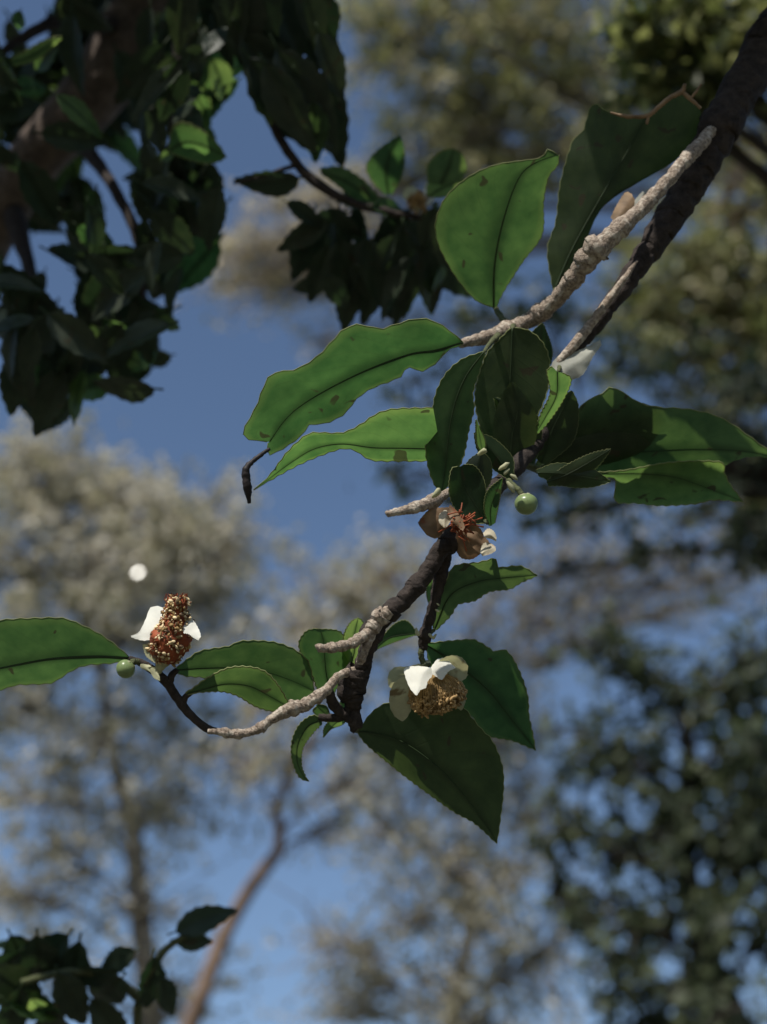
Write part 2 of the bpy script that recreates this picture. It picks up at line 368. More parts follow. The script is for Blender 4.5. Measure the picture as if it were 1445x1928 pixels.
M_GLOSS, t = mat('glint_leaf'); pb = N(t, 'ShaderNodeBsdfPrincipled', i_Roughness=0.235); pb.inputs['Base Color'].default_value = (0.12, 0.14, 0.05, 1)
o = N(t, 'ShaderNodeOutputMaterial'); t.links.new(pb.outputs[0], o.inputs[0])
FM_BEIGE = crown_mat('beige_foliage', [(0.22, 0.21, 0.12), (0.52, 0.49, 0.39), (0.72, 0.68, 0.60)], [(0.24, 0.24, 0.09), (0.45, 0.41, 0.26), (0.6, 0.55, 0.44)], 0.45)
FM_OLIVE = crown_mat('olive_foliage', [(0.08, 0.10, 0.04), (0.27, 0.27, 0.12), (0.58, 0.51, 0.38)], [(0.12, 0.16, 0.05), (0.32, 0.33, 0.11), (0.55, 0.48, 0.32)], 0.42)
FM_DARK = crown_mat('shaded_dark_foliage', [(0.022, 0.028, 0.020), (0.045, 0.060, 0.034), (0.11, 0.13, 0.07)], [(0.02, 0.03, 0.015), (0.05, 0.08, 0.03), (0.12, 0.16, 0.06)], 0.3)  # tones kept very dark: shade on the right-hand tree put into the colour
FM_SMALL = crown_mat('small_leaf_foliage', [(0.03, 0.04, 0.018), (0.07, 0.085, 0.03), (0.30, 0.30, 0.12)], [(0.03, 0.05, 0.012), (0.10, 0.13, 0.03), (0.45, 0.48, 0.16)], 0.4)
BM_BROWN = bark_mat('brown_bark', (0.10, 0.065, 0.045), (0.27, 0.19, 0.14), 6.0, dist=0.02)
BM_GREY = bark_mat('grey_twig_bark', (0.14, 0.12, 0.10), (0.34, 0.30, 0.26), 6.0, dist=0.02)
BM_DARK = bark_mat('dark_bark', (0.018, 0.016, 0.014), (0.06, 0.05, 0.042), 8.0, dist=0.02)

K = 1.0
far_tree('beige_tree', 'broad tree with pale beige and olive feathery crown beside the brown forked trunk',
         [(290, 2100, 12.5, 0.13), (280, 1880, 12.5, 0.11), (262, 1700, 12.6, 0.095), (250, 1560, 12.7, 0.08), (215, 1430, 12.9, 0.06), (190, 1250, 13, 0.04), (180, 1080, 13.1, 0.02)],
         [(60, 960, 13, 120, 90, 2600), (-60, 1060, 13, 120, 110, 2200), (200, 980, 13.2, 110, 70, 2200), (130, 1090, 12.6, 140, 90, 3200), (300, 1000, 13, 80, 70, 1500), (330, 1120, 13.4, 90, 80, 1900),
          (400, 980, 13.6, 60, 70, 700), (20, 880, 13.2, 70, 50, 600), (150, 890, 13.4, 60, 40, 420), (270, 920, 13.4, 70, 40, 500), (410, 1130, 13.6, 70, 90, 900), (450, 1020, 13.6, 50, 60, 420), (380, 1050, 13.4, 80, 70, 900), (80, 850, 13.4, 60, 35, 260), (240, 1200, 13, 130, 80, 2300), (40, 1330, 12.8, 120, 100, 1500), (180, 1380, 12.8, 140, 100, 1500),
          (340, 1330, 13.2, 100, 90, 900), (60, 1500, 12.4, 110, 80, 1000), (230, 1520, 12.6, 110, 80, 900), (110, 1620, 12.4, 100, 70, 600), (340, 1500, 13, 100, 90, 600), (0, 1680, 12.4, 90, 60, 500), (250, 1690, 12.4, 80, 60, 350), (440, 1400, 13, 70, 90, 420), (110, 1800, 12.4, 160, 90, 700), (320, 1860, 12.4, 140, 60, 400)],
         FM_BEIGE, BM_GREY, leaf=0.085, density=0.62, spread=0.115, loose=.28, seed=3, twigs=34, twig_r=0.012, glint=(260, 1078, 11.6, 0.022))
far_tree('forked_tree', 'slender brown trunk forking upward with sparse pale crown against open blue sky',
         [(330, 2060, 10.6, 0.075), (385, 1860, 10.8, 0.065), (430, 1745, 11, 0.06), (480, 1660, 11, 0.055), (530, 1590, 11, 0.05), (518, 1520, 11, 0.04), (560, 1440, 11.1, 0.03), (620, 1300, 11.3, 0.018), (650, 1180, 11.4, 0.01)],
         [(650, 1110, 11.4, 70, 60, 900), (740, 1080, 11.6, 70, 50, 800), (570, 1170, 11.2, 60, 50, 600), (700, 1190, 11.4, 80, 60, 900), (600, 1260, 11, 70, 60, 500), (500, 1320, 11, 60, 60, 350),
          (560, 1420, 10.8, 70, 60, 420), (680, 1480, 11, 60, 60, 280), (760, 1380, 11.4, 80, 70, 600), (620, 1560, 11, 50, 50, 120), (460, 1440, 11, 50, 60, 200)],
         FM_BEIGE, BM_BROWN, leaf=0.07, density=0.8, spread=0.13, loose=.35, seed=5, twigs=28, twig_r=0.010)
far_tree('twiggy_tree', 'sparse grey twiggy tree with thin dry leaves letting blue sky through',
         [(860, 2150, 15, 0.10), (850, 1950, 15, 0.08), (880, 1780, 15, 0.06), (870, 1600, 15.2, 0.04), (840, 1450, 15.4, 0.02)],
         [(720, 1560, 15, 90, 80, 800), (830, 1620, 15, 90, 90, 1000), (930, 1520, 15.4, 80, 90, 900), (760, 1720, 15, 90, 70, 800), (900, 1720, 14.8, 80, 80, 900), (700, 1850, 14.8, 100, 70, 900), (850, 1860, 14.6, 110, 70, 1200),
          (960, 1640, 15, 70, 70, 700), (1000, 1400, 15.6, 60, 90, 500), (980, 1830, 15, 80, 80, 700), (900, 1920, 14.6, 90, 50, 700), (640, 1900, 14.8, 70, 40, 400), (840, 1260, 15.4, 80, 90, 300), (960, 1280, 15.4, 60, 90, 260), (800, 1470, 15.2, 110, 90, 700), (1040, 1540, 15, 60, 90, 300), (1060, 1800, 15, 60, 120, 400), (600, 1780, 15, 60, 90, 160), (900, 1400, 15.4, 90, 80, 500), (700, 1420, 15.4, 90, 70, 400), (1080, 1000, 15.8, 110, 60, 350), (1220, 1040, 15.8, 110, 70, 400), (1340, 1120, 15.8, 100, 70, 400), (1150, 1150, 15.8, 110, 70, 420), (1020, 1180, 15.8, 80, 80, 300), (1420, 1020, 15.8, 70, 90, 300), (930, 1120, 15.8, 70, 60, 160)],
         FM_BEIGE, BM_GREY, leaf=0.085, density=0.62, spread=0.13, loose=.4, seed=8, twigs=40, twig_r=0.016, tone=(0.0, 0.8))
far_tree('dark_tree', 'dark green tree, shade put into its leaf colour, with drooping open boughs against the blue',
         [(1420, 2250, 7.2, 0.14), (1400, 2000, 7.4, 0.12), (1330, 1800, 7.6, 0.09), (1290, 1620, 7.8, 0.07), (1300, 1450, 8, 0.05), (1280, 1280, 8.2, 0.02)],
         [(1120, 1230, 8, 60, 50, 260), (1220, 1280, 8, 70, 60, 420), (1330, 1300, 8, 80, 70, 560), (1430, 1250, 8, 80, 80, 480), (1110, 1400, 7.8, 60, 60, 360), (1200, 1440, 7.8, 80, 70, 560), (1310, 1440, 7.8, 90, 80, 760), (1430, 1430, 7.8, 80, 90, 760),
          (1060, 1560, 7.6, 50, 60, 260), (1150, 1600, 7.6, 60, 60, 330), (1240, 1580, 7.6, 70, 70, 520), (1350, 1580, 7.6, 80, 80, 760), (1440, 1600, 7.6, 70, 90, 620), (1110, 1720, 7.4, 60, 50, 330), (1220, 1720, 7.4, 70, 60, 420), (1330, 1740, 7.4, 80, 80, 760),
          (1430, 1760, 7.4, 60, 70, 420), (1150, 1830, 7.2, 50, 50, 180), (1280, 1860, 7.2, 80, 60, 560), (1200, 1920, 7.2, 70, 40, 260), (1350, 1920, 7.0, 60, 50, 330), (1040, 1680, 7.6, 30, 40, 90), (1500, 1500, 7.6, 90, 200, 1200)],
         FM_DARK, BM_DARK, leaf=0.085, density=0.5, spread=0.10, loose=.3, tone=(.1, 1.2), seed=11, twigs=20, twig_r=0.014)
far_tree('overhanging_tree', 'dark leafy bough hanging behind the tea flowers with loose leaf clusters',
         [(1750, 1500, 5.2, 0.10), (1700, 1100, 5.3, 0.08), (1620, 950, 5.4, 0.06), (1450, 880, 5.5, 0.04), (1250, 900, 5.6, 0.025), (1080, 880, 5.6, 0.014)],
         [(800, 690, 5.6, 50, 50, 90), (780, 760, 5.6, 40, 30, 50), (770, 900, 5.6, 50, 40, 90), (850, 940, 5.6, 50, 30, 70), (1010, 990, 5.6, 60, 40, 150), (1040, 1090, 5.6, 25, 30, 40), (960, 900, 5.6, 60, 50, 160), (1120, 960, 5.5, 70, 40, 130),
          (1280, 980, 5.4, 80, 50, 220), (1400, 960, 5.4, 60, 70, 260), (1420, 840, 5.4, 50, 60, 220), (1090, 620, 5.6, 60, 50, 130), (1000, 560, 5.6, 70, 50, 160), (860, 590, 5.6, 60, 40, 120), (1250, 740, 5.6, 80, 50, 220), (1430, 1050, 5.4, 50, 40, 130), (1400, 700, 5.4, 60, 50, 160)],
         FM_DARK, BM_DARK, leaf=0.06, density=0.7, spread=0.26, seed=13, twigs=4, twig_r=0.007, tone=(0.0, 0.75))
far_tree('tall_olive_tree', 'tall tree with dense olive and tan crown high above the tea leaves',
         [(1900, 1500, 13, 0.2), (1850, 1000, 13.2, 0.17), (1700, 600, 13.4, 0.13), (1400, 320, 13.6, 0.09), (1100, 180, 13.8, 0.06), (850, 60, 14, 0.03)],
         [(760, 60, 14, 90, 80, 2000), (880, 40, 14, 90, 80, 2400), (1000, 60, 14, 90, 90, 2400), (800, 190, 14, 80, 80, 1900), (920, 180, 14, 90, 80, 2400), (1040, 180, 14, 90, 80, 2200), (1130, 100, 14, 80, 90, 2000), (770, 290, 14, 60, 60, 800), (880, 290, 14, 80, 60, 1500), (1000, 300, 14, 80, 60, 1500),
          (700, 110, 14.2, 50, 90, 500), (820, -60, 14, 150, 70, 2600), (1100, -60, 14, 150, 80, 2600), (1150, 280, 14, 90, 80, 1500), (440, 480, 14.6, 60, 40, 700, .45), (520, 470, 14.6, 70, 40, 1000, .45), (480, 540, 14.6, 80, 40, 700, .45), (560, 550, 14.6, 60, 30, 400, .45), (400, 540, 14.6, 50, 30, 300, .45), (620, 400, 14.4, 70, 60, 700, .45), (520, 400, 14.6, 60, 30, 400, .45), (600, 640, 14.6, 40, 40, 90, .45)],
         FM_OLIVE, BM_GREY, leaf=0.085, density=0.55, spread=.12, loose=.35, seed=17, twigs=26, twig_r=0.014, tone=(0.15, 1.0))
far_tree('mossy_tree', 'green and tan leafy tree behind the thick tea limb',
         [(1800, 1700, 9.4, 0.16), (1700, 1200, 9.6, 0.13), (1560, 900, 9.8, 0.09), (1420, 640, 10, 0.06), (1300, 480, 10, 0.035)],
         [(1420, 400, 10, 70, 70, 900), (1330, 480, 10, 80, 60, 1200), (1420, 520, 10, 70, 70, 1200), (1250, 560, 10, 70, 60, 900), (1340, 600, 10, 80, 60, 1300), (1430, 640, 10, 70, 70, 1300), (1200, 640, 10, 60, 60, 700), (1290, 690, 10, 80, 60, 1100), (1390, 730, 10, 80, 50, 900), (1180, 540, 10, 50, 50, 500), (1440, 300, 10, 60, 60, 500), (1380, 820, 10, 70, 50, 500), (1410, 920, 9.8, 60, 60, 500), (1440, 1000, 9.8, 40, 60, 300), (1520, 600, 10, 100, 250, 2000)],
         FM_OLIVE, BM_BROWN, leaf=0.075, density=0.65, spread=.12, loose=.35, seed=19, twigs=24, twig_r=0.013, tone=(0.0, 0.85))
far_tree('small_leaved_tree', 'small leaved dark evergreen bough filling the corner above the thick limb',
         [(1900, 900, 1.75, 0.035), (1760, 400, 1.7, 0.028), (1640, 150, 1.65, 0.02), (1450, 40, 1.6, 0.012), (1250, 20, 1.55, 0.006)],
         [(1210, 60, 1.5, 60, 60, 300), (1300, 40, 1.5, 70, 60, 420), (1400, 30, 1.55, 70, 60, 420), (1250, 140, 1.5, 60, 50, 330), (1340, 130, 1.55, 70, 50, 400), (1210, 160, 1.5, 40, 40, 160), (1300, -70, 1.6, 150, 50, 200), (1420, 120, 1.6, 50, 50, 220)],
         FM_SMALL, BM_DARK, leaf=0.022, density=.85, spread=.2, tone=(.1, 1.1), seed=23, twigs=16, twig_r=0.0012)

# unseen foliage belt added to block horizon light: low ahead, tall behind and beside
rgw = np.random.default_rng(77); nw = 26000
th = rgw.uniform(0, 2 * np.pi, nw); rr = rgw.uniform(15, 26, nw)
hh = np.where(np.cos(th) > .45, 4.0, np.where(np.cos(th) > .1, 7.0, 11.0)) * (1 + .2 * np.sin(th * 11) + .15 * np.sin(th * 23 + 1))
pos = np.stack([rr * np.sin(th), rr * np.cos(th), rgw.uniform(0, 1, nw) ** .9 * hh], 1)
a = rgw.normal(0, 1, (nw, 3)); a /= np.linalg.norm(a, axis=1)[:, None]; b = np.cross(a, rgw.normal(0, 1, (nw, 3))); b /= np.linalg.norm(b, axis=1)[:, None]
ln = rgw.uniform(.25, .6, nw)[:, None]
V = np.stack([pos, pos + a * ln * .5 + b * ln * .3, pos + a * ln, pos + a * ln * .5 - b * ln * .3], 1)
me = bpy.data.meshes.new('woodland'); me.vertices.add(nw * 4); me.vertices.foreach_set('co', V.reshape(-1)); me.loops.add(nw * 4); me.loops.foreach_set('vertex_index', np.arange(nw * 4))
me.polygons.add(nw); me.polygons.foreach_set('loop_start', np.arange(nw) * 4); me.polygons.foreach_set('loop_total', np.full(nw, 4)); me.update(calc_edges=True); me.materials.append(FM_DARK)
at = me.attributes.new('tone', 'FLOAT', 'FACE'); at.data.foreach_set('value', rgw.random(nw))
wood = bpy.data.objects.new('woodland', me); COL.objects.link(wood); wood['kind'] = 'stuff'; wood['label'] = 'unseen dark green woodland belt added round the clearing to block horizon light'; wood['category'] = 'woodland'

# ------------------------------------------------------------------ tea leaves
def leaf(name, parent, org, A, M_, B, d0, kx=0.0, ky=-0.5, foldA=0.25, foldB=0.25, wave=0.35, m=None, seed=0, teeth=1.3, rim=0.9, rib=1.5, bend=0.0, N1=36, K1=6, rimA=True, rimB=True):
    """one blade from its two edges and midrib as they lie in the picture; kx, ky: how fast it runs away from the viewer
    to the right / upward; fold: how far the edges stand back from the midrib"""
    a = cat(A, N1); mm = cat(M_, N1); b = cat(B, N1)
    uc, vc = mm[:, 0].mean(), mm[:, 1].mean(); px = d0 / FPX
    L = np.linalg.norm(np.diff(mm, axis=0), axis=1).sum()
    mb = MB(); grid = []; uvs = []; pos = []
    for i in range(N1):
        s = i / (N1 - 1); row = []
        for k in range(-K1, K1 + 1):
            E = a[i] if k < 0 else b[i]; tt = abs(k) / K1
            p = mm[i] * (1 - tt) + E * tt
            w = float(np.linalg.norm(E - mm[i]))
            if abs(k) == K1 and 0 < i < N1 - 1 and w > 3:
                n2 = (E - mm[i]) / w
                p = p + n2 * teeth * (1.0 if i % 2 else -0.6)
            dd = (kx * (p[0] - uc) + ky * (vc - p[1])) + (foldA if k < 0 else foldB) * w * tt ** 1.2
            dd += bend * L * (s - 0.5) ** 2
            fq = 60.0 if rib or rim else 22.0
            q = Vector((p[0] / fq + seed * 3.7, p[1] / fq, seed * 1.3))
            dd += wave * (14 if rib or rim else 6) * noise.noise(q) * (0.25 + 0.75 * tt)
            row.append((p, d0 + dd * px)); uvs.append((s, 0.5 + 0.5 * k / K1))
        grid.append(row)
    c = 2 * K1 + 1
    vs = [P(p[0], p[1], d) for row in grid for p, d in row]
    fs = [(i * c + k, i * c + k + 1, (i + 1) * c + k + 1, (i + 1) * c + k) for i in range(N1 - 1) for k in range(c - 1)]
    mb.add(vs, fs, 0, uvs)
    def line(k): return [vs[i * c + k] for i in range(N1)]
    if rib: tube3(mb, [p - FWD * 0.2 * rib * px for p in line(K1)], [px * rib * (1.25 - 0.95 * i / (N1 - 1)) for i in range(N1)], 6, 1)
    if rim:
        for k, on in ((0, rimA), (c - 1, rimB)):
            if on: tube3(mb, line(k), [px * rim] * N1, 4, 2)
    return mb.build(name, [m or M_LEAF, M_RIB, M_RIM], parent, origin=org)

def petal(name, parent, org, A, M_, B, d0, kx=0, ky=0, fold=0.3, bend=0.0, m=None, seed=0, wave=0.8):
    mb_rim = 0.0
    return leaf(name, parent, org, A, M_, B, d0, kx, ky, fold, fold, wave, m or M_PETAL, seed, teeth=0.6, rim=0, rib=0, bend=bend, N1=18, K1=5)

# ---- the flowering tea tree: trunk stands out of view on the right, its branch comes down into the picture
TROOT = P(2050, 700, 0.86); TROOT.z = 0
tea = empty('tea_tree', TROOT, 'flowering tea tree branch in focus with serrated leaves, knobbly twigs, white and withered flowers', 'tea tree')
mb = MB()
tp = [Vector((TROOT.x, TROOT.y, -0.05)), Vector((TROOT.x + .02, TROOT.y + .01, 0.7)), Vector((TROOT.x, TROOT.y, 1.4)), P(1980, 480, .84), P(1900, 0, .84), P(1860, -500, .86)]
q = cat([tuple(p) + (r,) for p, r in zip(tp, (0.05, 0.042, 0.036, 0.03, 0.024, 0.014))], 50)
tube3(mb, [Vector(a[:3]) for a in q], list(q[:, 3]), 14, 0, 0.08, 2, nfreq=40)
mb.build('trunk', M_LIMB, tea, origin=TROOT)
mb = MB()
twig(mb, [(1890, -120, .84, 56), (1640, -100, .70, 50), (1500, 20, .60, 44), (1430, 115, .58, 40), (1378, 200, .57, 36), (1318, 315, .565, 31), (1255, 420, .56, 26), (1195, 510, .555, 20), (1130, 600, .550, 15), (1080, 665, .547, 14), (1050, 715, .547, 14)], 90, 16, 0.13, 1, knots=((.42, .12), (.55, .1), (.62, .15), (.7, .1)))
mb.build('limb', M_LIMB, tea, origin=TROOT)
mb = MB()
twig(mb, [(1200, 492, .549, 2), (1178, 522, .546, 6), (1150, 560, .544, 8), (1105, 620, .5425, 9), (1062, 672, .5405, 9), (1032, 708, .541, 4)], 30, 10, 0.14, 2)
mb.build('sunlit_strip', M_TWIG, tea, origin=TROOT)  # pale strip laid on the limb in place of its sunlit side
mb = MB()
twig(mb, [(1362, 225, .57, 8), (1318, 272, .554, 13), (1262, 335, .543, 12.5), (1205, 397, .537, 14), (1150, 446, .533, 16), (1112, 482, .535, 18), (1080, 525, .540, 16), (1040, 572, .548, 15), (990, 606, .552, 15), (930, 632, .546, 14), (868, 647, .536, 8)], 90, 14, 0.16, 3, knots=((.42, .3), (.51, .45), (.56, .3), (.62, .2), (.76, .3), (.86, .25)))
mb.build('twig', M_TWIG, tea, origin=TROOT)
# main stem going down behind the leaves
mb = MB()
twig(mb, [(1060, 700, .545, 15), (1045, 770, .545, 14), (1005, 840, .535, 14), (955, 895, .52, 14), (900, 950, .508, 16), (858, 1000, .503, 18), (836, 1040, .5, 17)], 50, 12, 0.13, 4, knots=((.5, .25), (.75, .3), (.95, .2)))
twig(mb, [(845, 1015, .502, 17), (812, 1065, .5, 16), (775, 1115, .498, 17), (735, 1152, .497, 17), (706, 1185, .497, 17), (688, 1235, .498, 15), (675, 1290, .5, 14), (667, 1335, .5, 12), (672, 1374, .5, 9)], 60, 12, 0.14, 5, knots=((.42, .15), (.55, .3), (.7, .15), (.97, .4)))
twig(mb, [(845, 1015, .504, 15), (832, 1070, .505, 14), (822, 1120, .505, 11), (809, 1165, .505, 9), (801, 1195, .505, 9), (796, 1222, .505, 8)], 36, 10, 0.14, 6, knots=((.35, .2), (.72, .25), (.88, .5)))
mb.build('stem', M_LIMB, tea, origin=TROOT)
mb = MB()
twig(mb, [(735, 1150, .4935, 11), (715, 1163, .4935, 15), (700, 1185, .4925, 11), (668, 1209, .489, 9), (632, 1219, .486, 8), (597, 1221, .484, 6.5)], 46, 12, 0.22, 7, knots=((.12, .3), (.28, .35), (.5, .2), (.72, .2), (.97, .2)))
mb.build('spur_twig', M_TWIG, tea, origin=TROOT)
mb = MB()
twig(mb, [(700, 1195, .4925, 9), (688, 1222, .4915, 8), (677, 1250, .492, 7)], 16, 10, 0.2, 8)
mb.build('sunlit_strip', M_TWIG, tea, origin=TROOT)  # pale strip painting the lit left side of the stem
mb = MB()
twig(mb, [(676, 1262, .499, 9), (640, 1272, .494, 8), (612, 1302, .490, 10), (572, 1328, .488, 12), (550, 1334, .487, 12), (512, 1354, .486, 9), (488, 1372, .485, 8.5), (450, 1382, .484, 7.5), (415, 1378, .483, 6.5), (391, 1377, .4825, 4.5)], 70, 12, 0.24, 9, knots=((.3, .2), (.46, .35), (.52, .25), (.68, .35), (.82, .25), (.9, .2)))
mb.build('spur_twig', M_TWIG, tea, origin=TROOT)
mb = MB()
twig(mb, [(618, 1298, .492, 10), (628, 1325, .496, 9), (642, 1342, .498, 9), (672, 1362, .5, 9)], 18, 8, 0.15, 10)
twig(mb, [(672, 1310, .5, 10), (650, 1345, .499, 9), (620, 1352, .498, 8), (600, 1350, .498, 6)], 18, 8, 0.15, 11)
twig(mb, [(676, 1258, .499, 24), (662, 1300, .5, 26), (668, 1335, .5, 14)], 14, 10, 0.2, 31)
mb.build('stem', M_LIMB, tea, origin=TROOT)
mb = MB()
twig(mb, [(850, 925, .503, 8), (822, 940, .497, 11), (800, 950, .492, 12), (765, 960, .489, 9), (728, 968, .486, 6)], 30, 10, 0.16, 12, knots=((.3, .25), (.6, .2)))
mb.build('spur_twig', M_TWIG, tea, origin=TROOT)

LV = lambda *a, **k: leaf('leaf', tea, TROOT, *a, **k)
# big left leaf
LV([(873,645),(858,632),(843,620),(818,605),(788,600),(748,610),(723,619),(703,617),(673,611),(648,620),(628,640),(608,662),(583,682),(553,697),(523,700),(503,715),(483,765),(458,820),(503,832)],
   [(873,645),(820,660),(773,667),(703,692),(633,725),(573,760),(538,790),(508,832)],
   [(873,647),(843,660),(823,682),(793,699),(768,690),(753,710),(703,730),(673,750),(648,780),(613,797),(583,800),(568,820),(533,845),(505,856),(505,834)],
   .524, kx=.25, ky=-.5, foldA=-.1, foldB=.10, wave=.7, seed=1, rib=1.8)
# lower left leaf
LV([(816,768),(743,770),(708,780),(678,800),(643,815),(588,815),(563,830),(538,855),(508,895),(478,922)],
   [(830,846),(760,844),(703,843),(643,836),(593,845),(553,868),(513,897),(478,922)],
   [(825,868),(760,868),(703,867),(683,857),(668,848),(643,845),(593,862),(553,880),(513,902),(478,923)],
   .512, kx=.1, ky=-.75, foldA=0, foldB=.1, wave=.45, seed=2, m=M_LEAF3, rib=1.0)
# upright leaf in front of the cluster
LV([(912,662),(873,675),(843,700),(823,735),(813,780),(803,830),(803,860),(813,900),(828,928)],
   [(912,662),(880,705),(860,750),(848,800),(842,850),(838,890),(832,928)],
   [(914,664),(903,700),(891,740),(893,770),(883,810),(873,860),(853,900),(836,926)],
   .506, kx=-.1, ky=-.25, foldA=.3, foldB=-.15, wave=.4, seed=3, rib=1.2)
# wide dark leaf and narrow bright one
LV([(962,618),(940,640),(915,670),(895,740),(903,800),(923,850),(955,874)],
   [(965,618),(963,680),(960,740),(958,800),(956,874)],
   [(970,617),(995,622),(1018,640),(1033,670),(1036,710),(1023,760),(998,805),(968,852),(958,874)],
   .538, kx=.05, ky=-.05, foldA=.2, foldB=-.1, wave=.4, seed=4, m=M_LEAF2, rib=1.2)
LV([(1040,690),(1030,700),(1036,740),(1018,780),(1003,826)], [(1050,700),(1048,745),(1025,790),(1003,826)], [(1060,702),(1076,714),(1063,750),(1033,795),(1003,827)],
   .527, kx=.3, ky=-.7, wave=.3, seed=5, m=M_LEAF3, rib=.8)
# right hand leaves
LV([(1030,895),(1040,855),(1068,805),(1101,758),(1128,745),(1152,729),(1176,741),(1208,760),(1241,767),(1292,770),(1340,780),(1375,796),(1409,820),(1445,846),(1470,862)],
   [(1030,898),(1090,872),(1160,856),(1238,849),(1320,846),(1400,850),(1470,862)],
   [(1032,902),(1042,913),(1087,903),(1118,893),(1180,905),(1240,915),(1300,906),(1360,878),(1410,860),(1470,863)],
   .552, kx=.1, ky=-.45, foldA=.05, foldB=-.1, wave=.5, seed=6, rib=1.2, rimB=False)
LV([(1120,890),(1180,885),(1250,872),(1310,868),(1361,871),(1364,888),(1375,912),(1399,944)],
   [(1120,893),(1200,892),(1272,899),(1340,922),(1399,944)],
   [(1130,900),(1159,902),(1159,943),(1200,948),(1248,952),(1310,948),(1344,941),(1399,945)],
   .546, kx=.15, ky=-.7, foldA=.1, foldB=.1, wave=.35, seed=7, m=M_LEAF3, rib=.8)
LV([(1005,880),(1040,820),(1085,775),(1150,765),(1205,758),(1243,772)], [(1005,885),(1070,850),(1140,820),(1243,775)], [(1010,892),(1080,885),(1150,872),(1210,850),(1240,815),(1244,778)],
   .546, kx=.1, ky=-.08, foldA=.2, foldB=.2, wave=.4, seed=8, m=M_LEAF2, rib=.6, rim=0, teeth=.5)  # added dark leaf standing in for a shadow cast on the leaf behind
LV([(1030,905),(1060,880),(1110,855),(1150,845)], [(1030,908),(1075,890),(1150,846)], [(1033,915),(1075,912),(1120,885),(1150,848)],
   .520, kx=.1, ky=-.15, wave=.3, seed=9, m=M_LEAF2, rib=.8, rim=.5)
# big rounded leaf up high
LV([(927,578),(895,564),(863,527),(840,490),(824,454),(821,417),(840,371),(881,334),(932,311),(987,302),(1019,297),(1033,281),(1051,292)],
   [(930,580),(932,495),(950,408),(978,334),(1010,306),(1051,292)],
   [(935,578),(941,564),(959,532),(987,490),(1015,454),(1024,426),(1024,380),(1033,334),(1050,312),(1053,292)],
   .5525, kx=.05, ky=-.5, foldA=.1, foldB=.05, wave=.35, seed=10, teeth=.8, rib=1.6, N1=44)
# broad torn leaf beside the limb
LV([(1042,545),(1031,472),(1047,417),(1056,343),(1079,265),(1098,247),(1116,196),(1144,210),(1180,219),(1218,218)],
   [(1045,545),(1075,475),(1111,408),(1150,340),(1185,279),(1220,215)],
   [(1060,545),(1075,518),(1102,472),(1111,435),(1130,398),(1162,362),(1203,343),(1259,311),(1295,279),(1320,233),(1318,205),(1286,176),(1240,203),(1222,215)],
   .566, kx=.05, ky=.0, foldA=.15, foldB=.1, wave=.4, seed=11, m=M_LEAF2, rib=1.8, rimB=False, N1=40)
mb = MB()
twig(mb, [(1150, 212, .557, 2), (1180, 219, .556, 4), (1218, 218, .556, 4.5), (1240, 202, .556, 5), (1262, 184, .556, 5), (1284, 172, .556, 5.5), (1290, 158, .555, 3)], 40, 6, .4, 41)
twig(mb, [(1284, 173, .556, 4), (1300, 186, .556, 4), (1320, 204, .556, 3)], 12, 6, .4, 42)
twig(mb, [(1300, 186, .556, 3), (1310, 175, .555, 3), (1320, 158, .555, 2.5)], 12, 6, .4, 43)
twig(mb, [(1222, 216, .556, 4), (1218, 234, .556, 2)], 6, 6, .4, 44)
mb.build('dry_margin', M_DRY, tea, origin=TROOT)
# leaves of the lower twigs
LV([(330,1260),(355,1240),(380,1225),(430,1217),(455,1207),(510,1208),(545,1218),(565,1230),(583,1250),(592,1300)],
   [(330,1262),(390,1262),(450,1264),(510,1272),(560,1288),(592,1302)],
   [(330,1264),(350,1273),(390,1277),(450,1300),(520,1325),(560,1325),(592,1304)],
   .506, kx=0, ky=-.5, foldA=.1, foldB=.1, wave=.4, seed=12, rib=.8) if False else None
LV([(622,1305),(600,1300),(588,1270),(572,1242),(563,1212),(575,1190),(590,1184),(602,1184)],
   [(624,1306),(615,1270),(612,1240),(610,1210),(603,1184)],
   [(628,1306),(650,1270),(660,1235),(655,1210),(645,1193),(632,1186),(604,1184)],
   .508, kx=.1, ky=-.45, foldA=.1, foldB=.1, wave=.45, seed=13, rib=.9)
LV([(640,1262),(634,1255),(645,1225),(648,1195),(660,1172),(674,1163)], [(660,1255),(668,1225),(668,1195),(675,1163)], [(680,1255),(684,1225),(690,1195),(684,1172),(676,1163)],
   .505, kx=.1, ky=-.7, wave=.4, seed=14, m=M_LEAF3, rib=.7)
LV([(706,1222),(717,1205),(737,1180),(758,1168),(772,1173),(785,1191)], [(706,1222),(735,1200),(785,1192)], [(707,1223),(737,1211),(765,1201),(786,1194)],
   .506, kx=0, ky=-.4, wave=.3, seed=15, rib=.8)
LV([(816,1187),(820,1140),(840,1095),(856,1066),(901,1059),(934,1052),(938,1068),(967,1066),(985,1067),(1012,1083)],
   [(818,1187),(848,1122),(898,1096),(950,1088),(1012,1083)],
   [(822,1186),(849,1159),(863,1138),(894,1131),(922,1114),(960,1109),(981,1097),(1012,1084)],
   .507, kx=.05, ky=-.25, foldA=-.35, foldB=.15, wave=.5, seed=16, rib=1)
LV([(818,1150),(806,1130),(804,1105),(812,1086)], [(819,1150),(813,1120),(813,1086)], [(822,1148),(821,1118),(815,1086)], .512, ky=-.6, wave=.1, seed=17, m=M_LEAF3, rib=.5)
